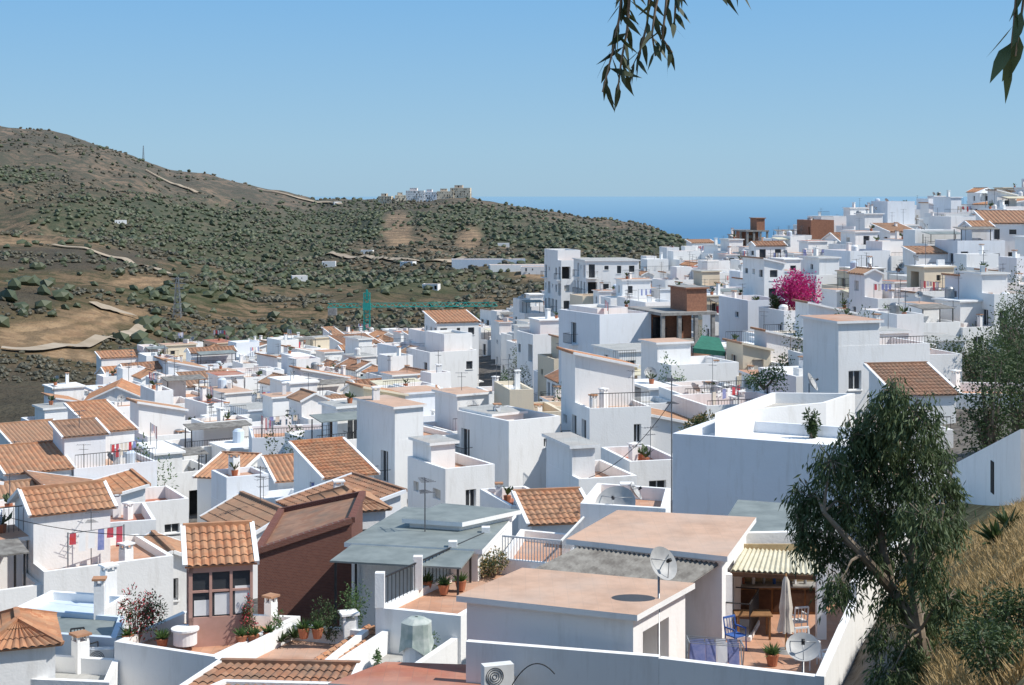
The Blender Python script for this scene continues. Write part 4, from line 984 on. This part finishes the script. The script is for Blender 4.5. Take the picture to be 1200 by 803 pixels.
def lattice(mb,a,b_,w0,w1,n,t,m):
    a=Vector(a);b_=Vector(b_)
    def ring(s): 
        c=a.lerp(b_,s);w=w0+(w1-w0)*s; return [c+Vector((i*w/2,j*w/2,0)) for i,j in((-1,-1),(1,-1),(1,1),(-1,1))]
    for k in range(n):
        r0,r1=ring(k/n),ring((k+1)/n)
        for i in range(4): mb.beam(r0[i],r1[i],t,m);mb.beam(r0[i],r1[(i+1)%4],t*.7,m);mb.beam(r1[i],r1[(i+1)%4],t*.7,m)
x,y,z=hit(208,372,500,900); mb=MB(); lattice(mb,(x,y,z-1),(x,y,z+16),3.2,.8,8,.2,'metal_grey')
for k,l in((15.5,5),(13.5,6.5),(11.5,5)): mb.beam((x-l/2,y,z+k),(x+l/2,y,z+k),.3,'metal_grey')
mb.done('electricity_pylon')
x,y,z=hit(168,188,1200,1990); mb=MB(); lattice(mb,(x,y,z-1),(x,y,z+18),2,.6,8,.25,'metal_grey'); mb.done('radio_mast')
x,y=P(430,0,318)[:2]; z0=g(x,y); zt=zat(352,318); mb=MB(); lattice(mb,(x,y,z0),(x,y,zt+1.5),1.2,1.2,14,.15,'crane_paint')
zj=zat(360,318); mb.box(x,y,zj-.6,1.6,1.6,1.4,'crane_paint'); tip=Vector((x+27,y+3,zj)); back=Vector((x-8,y-1,zj))
for E in(tip,back):
    st=Vector((x,y,zj));n=18 if E is tip else 6
    for o in((0,-.5,0),(0,.5,0),(0,0,.8)): mb.beam(st+Vector(o),E+Vector(o),.11,'crane_paint')
    for k in range(n):
        p=st.lerp(E,k/n);q=st.lerp(E,(k+.5)/n);s_=st.lerp(E,(k+1)/n)
        for sy in(-.5,.5): mb.beam(p+Vector((0,sy,0)),q+Vector((0,0,.8)),.07,'crane_paint');mb.beam(q+Vector((0,0,.8)),s_+Vector((0,sy,0)),.07,'crane_paint')
mb.box(back.x+1,back.y,zj-1.6,1.8,1.2,1.5,'concrete'); ap=Vector((x,y,zt+2.2)); mb.beam((x,y,zt),ap,.4,'crane_paint'); mb.beam(ap,tip.lerp(Vector((x,y,zj)),.25)+Vector((0,0,1)),.06,'metal_dark');mb.beam(ap,back+Vector((0,0,.5)),.06,'metal_dark')
mb.beam((x+15,y+1.6,zj),(x+15,y+1.6,zj-4),.05,'metal_dark'); mb.done('tower_crane')
mb=MB(); x,y,z=P(1155,232,236); mb.beam((x,y,z-1.5),(x,y,z+1.3),.08,'metal_grey')
n=8
for i in range(n):
    a0,a1=2*math.pi*i/n,2*math.pi*(i+1)/n; mb.poly([(x,y,z+1.5),(x+1.8*math.cos(a0),y+1.8*math.sin(a0),z+.75),(x+1.8*math.cos(a1),y+1.8*math.sin(a1),z+.75)],'canvas_white')
mb.done('open_parasol')
mb=MB(); q=[P(812,408,128),P(850,412,128),P(843,396,131),P(822,393,131)]; mb.poly(q,'awning_green'); mb.poly([q[0],q[1],tuple(Vector(q[1])-Vector((0,0,.4))),tuple(Vector(q[0])-Vector((0,0,.4)))],'awning_green')
for p in q[:2]: mb.beam(p,(p[0],p[1],p[2]-2.4),.08,'metal_dark')
mb.done('green_awning')
def cable(a,b_,sag,name='overhead_cable',t=.02):
    a=Vector(a);b_=Vector(b_); pts=[a.lerp(b_,k/20)-Vector((0,0,sag*4*(k/20)*(1-k/20))) for k in range(21)]
    mb=MB(); mb.tube(pts,t,'cable',5); mb.done(name)
cable(P(560,690,44.5),P(745,722,41),.5,t=.012); cable(P(-20,598,60),P(300,618,55.5),.6,t=.014); cable(P(787,470,64),P(690,560,66),.5,t=.014); cable(P(600,803,39.5),P(650,790,39.6),-.4,t=.015); cable(P(660,420,140),P(800,470,115),1.0,t=.022)
# ---------------------------------------------------------------- light, sky, camera
EL,AZ=50,102
w=bpy.data.worlds.new('World'); SC.world=w; w.use_nodes=True; nt=w.node_tree; bg=nt.nodes['Background']
sk=nt.nodes.new('ShaderNodeTexSky'); sk.sky_type='NISHITA'; sk.sun_disc=False; sk.sun_elevation=math.radians(EL); sk.sun_rotation=math.radians(AZ); sk.altitude=300; sk.air_density=1.0; sk.dust_density=.4; sk.ozone_density=2.0
tc=nt.nodes.new('ShaderNodeTexCoord'); sx=nt.nodes.new('ShaderNodeSeparateXYZ'); nt.links.new(tc.outputs['Generated'],sx.inputs[0])
cr=nt.nodes.new('ShaderNodeValToRGB'); nt.links.new(sx.outputs[2],cr.inputs[0]); e=cr.color_ramp.elements
e[0].position=0; e[0].color=(.34,.555,.74,1); e[1].position=1; e[1].color=(.22,.37,.62,1)
for p_,c_ in((.03,(.325,.56,.77,1)),(.13,(.205,.475,.81,1)),(.35,(.22,.41,.70,1))): q=e.new(p_); q.color=c_
ten=mix(nt,1.0,cr.outputs[0],(10.,10.,10.),'MULTIPLY')
nt.links.new(mix(nt,.86,sk.outputs[0],ten),bg.inputs[0]); bg.inputs[1].default_value=.1
sd=Vector((math.sin(r(AZ))*math.cos(r(EL)),math.cos(r(AZ))*math.cos(r(EL)),math.sin(r(EL))))
ld=bpy.data.lights.new('sun','SUN'); ld.energy=5.0; ld.angle=math.radians(.5); ld.color=(1,.955,.88); lo=bpy.data.objects.new('sun',ld); SC.collection.objects.link(lo); lo.rotation_euler=sd.to_track_quat('Z','Y').to_euler()
cd=bpy.data.cameras.new('camera'); cam=bpy.data.objects.new('camera',cd); SC.collection.objects.link(cam); cam.location=(0,0,0); cam.rotation_euler=(math.pi/2,0,0)
cd.sensor_width=36; cd.lens=54; cd.shift_y=-(401.5-VH)/1200; cd.clip_start=.1; cd.clip_end=300000; SC.camera=cam
SC.view_settings.view_transform='Standard'; SC.view_settings.look='None'; SC.view_settings.exposure=0
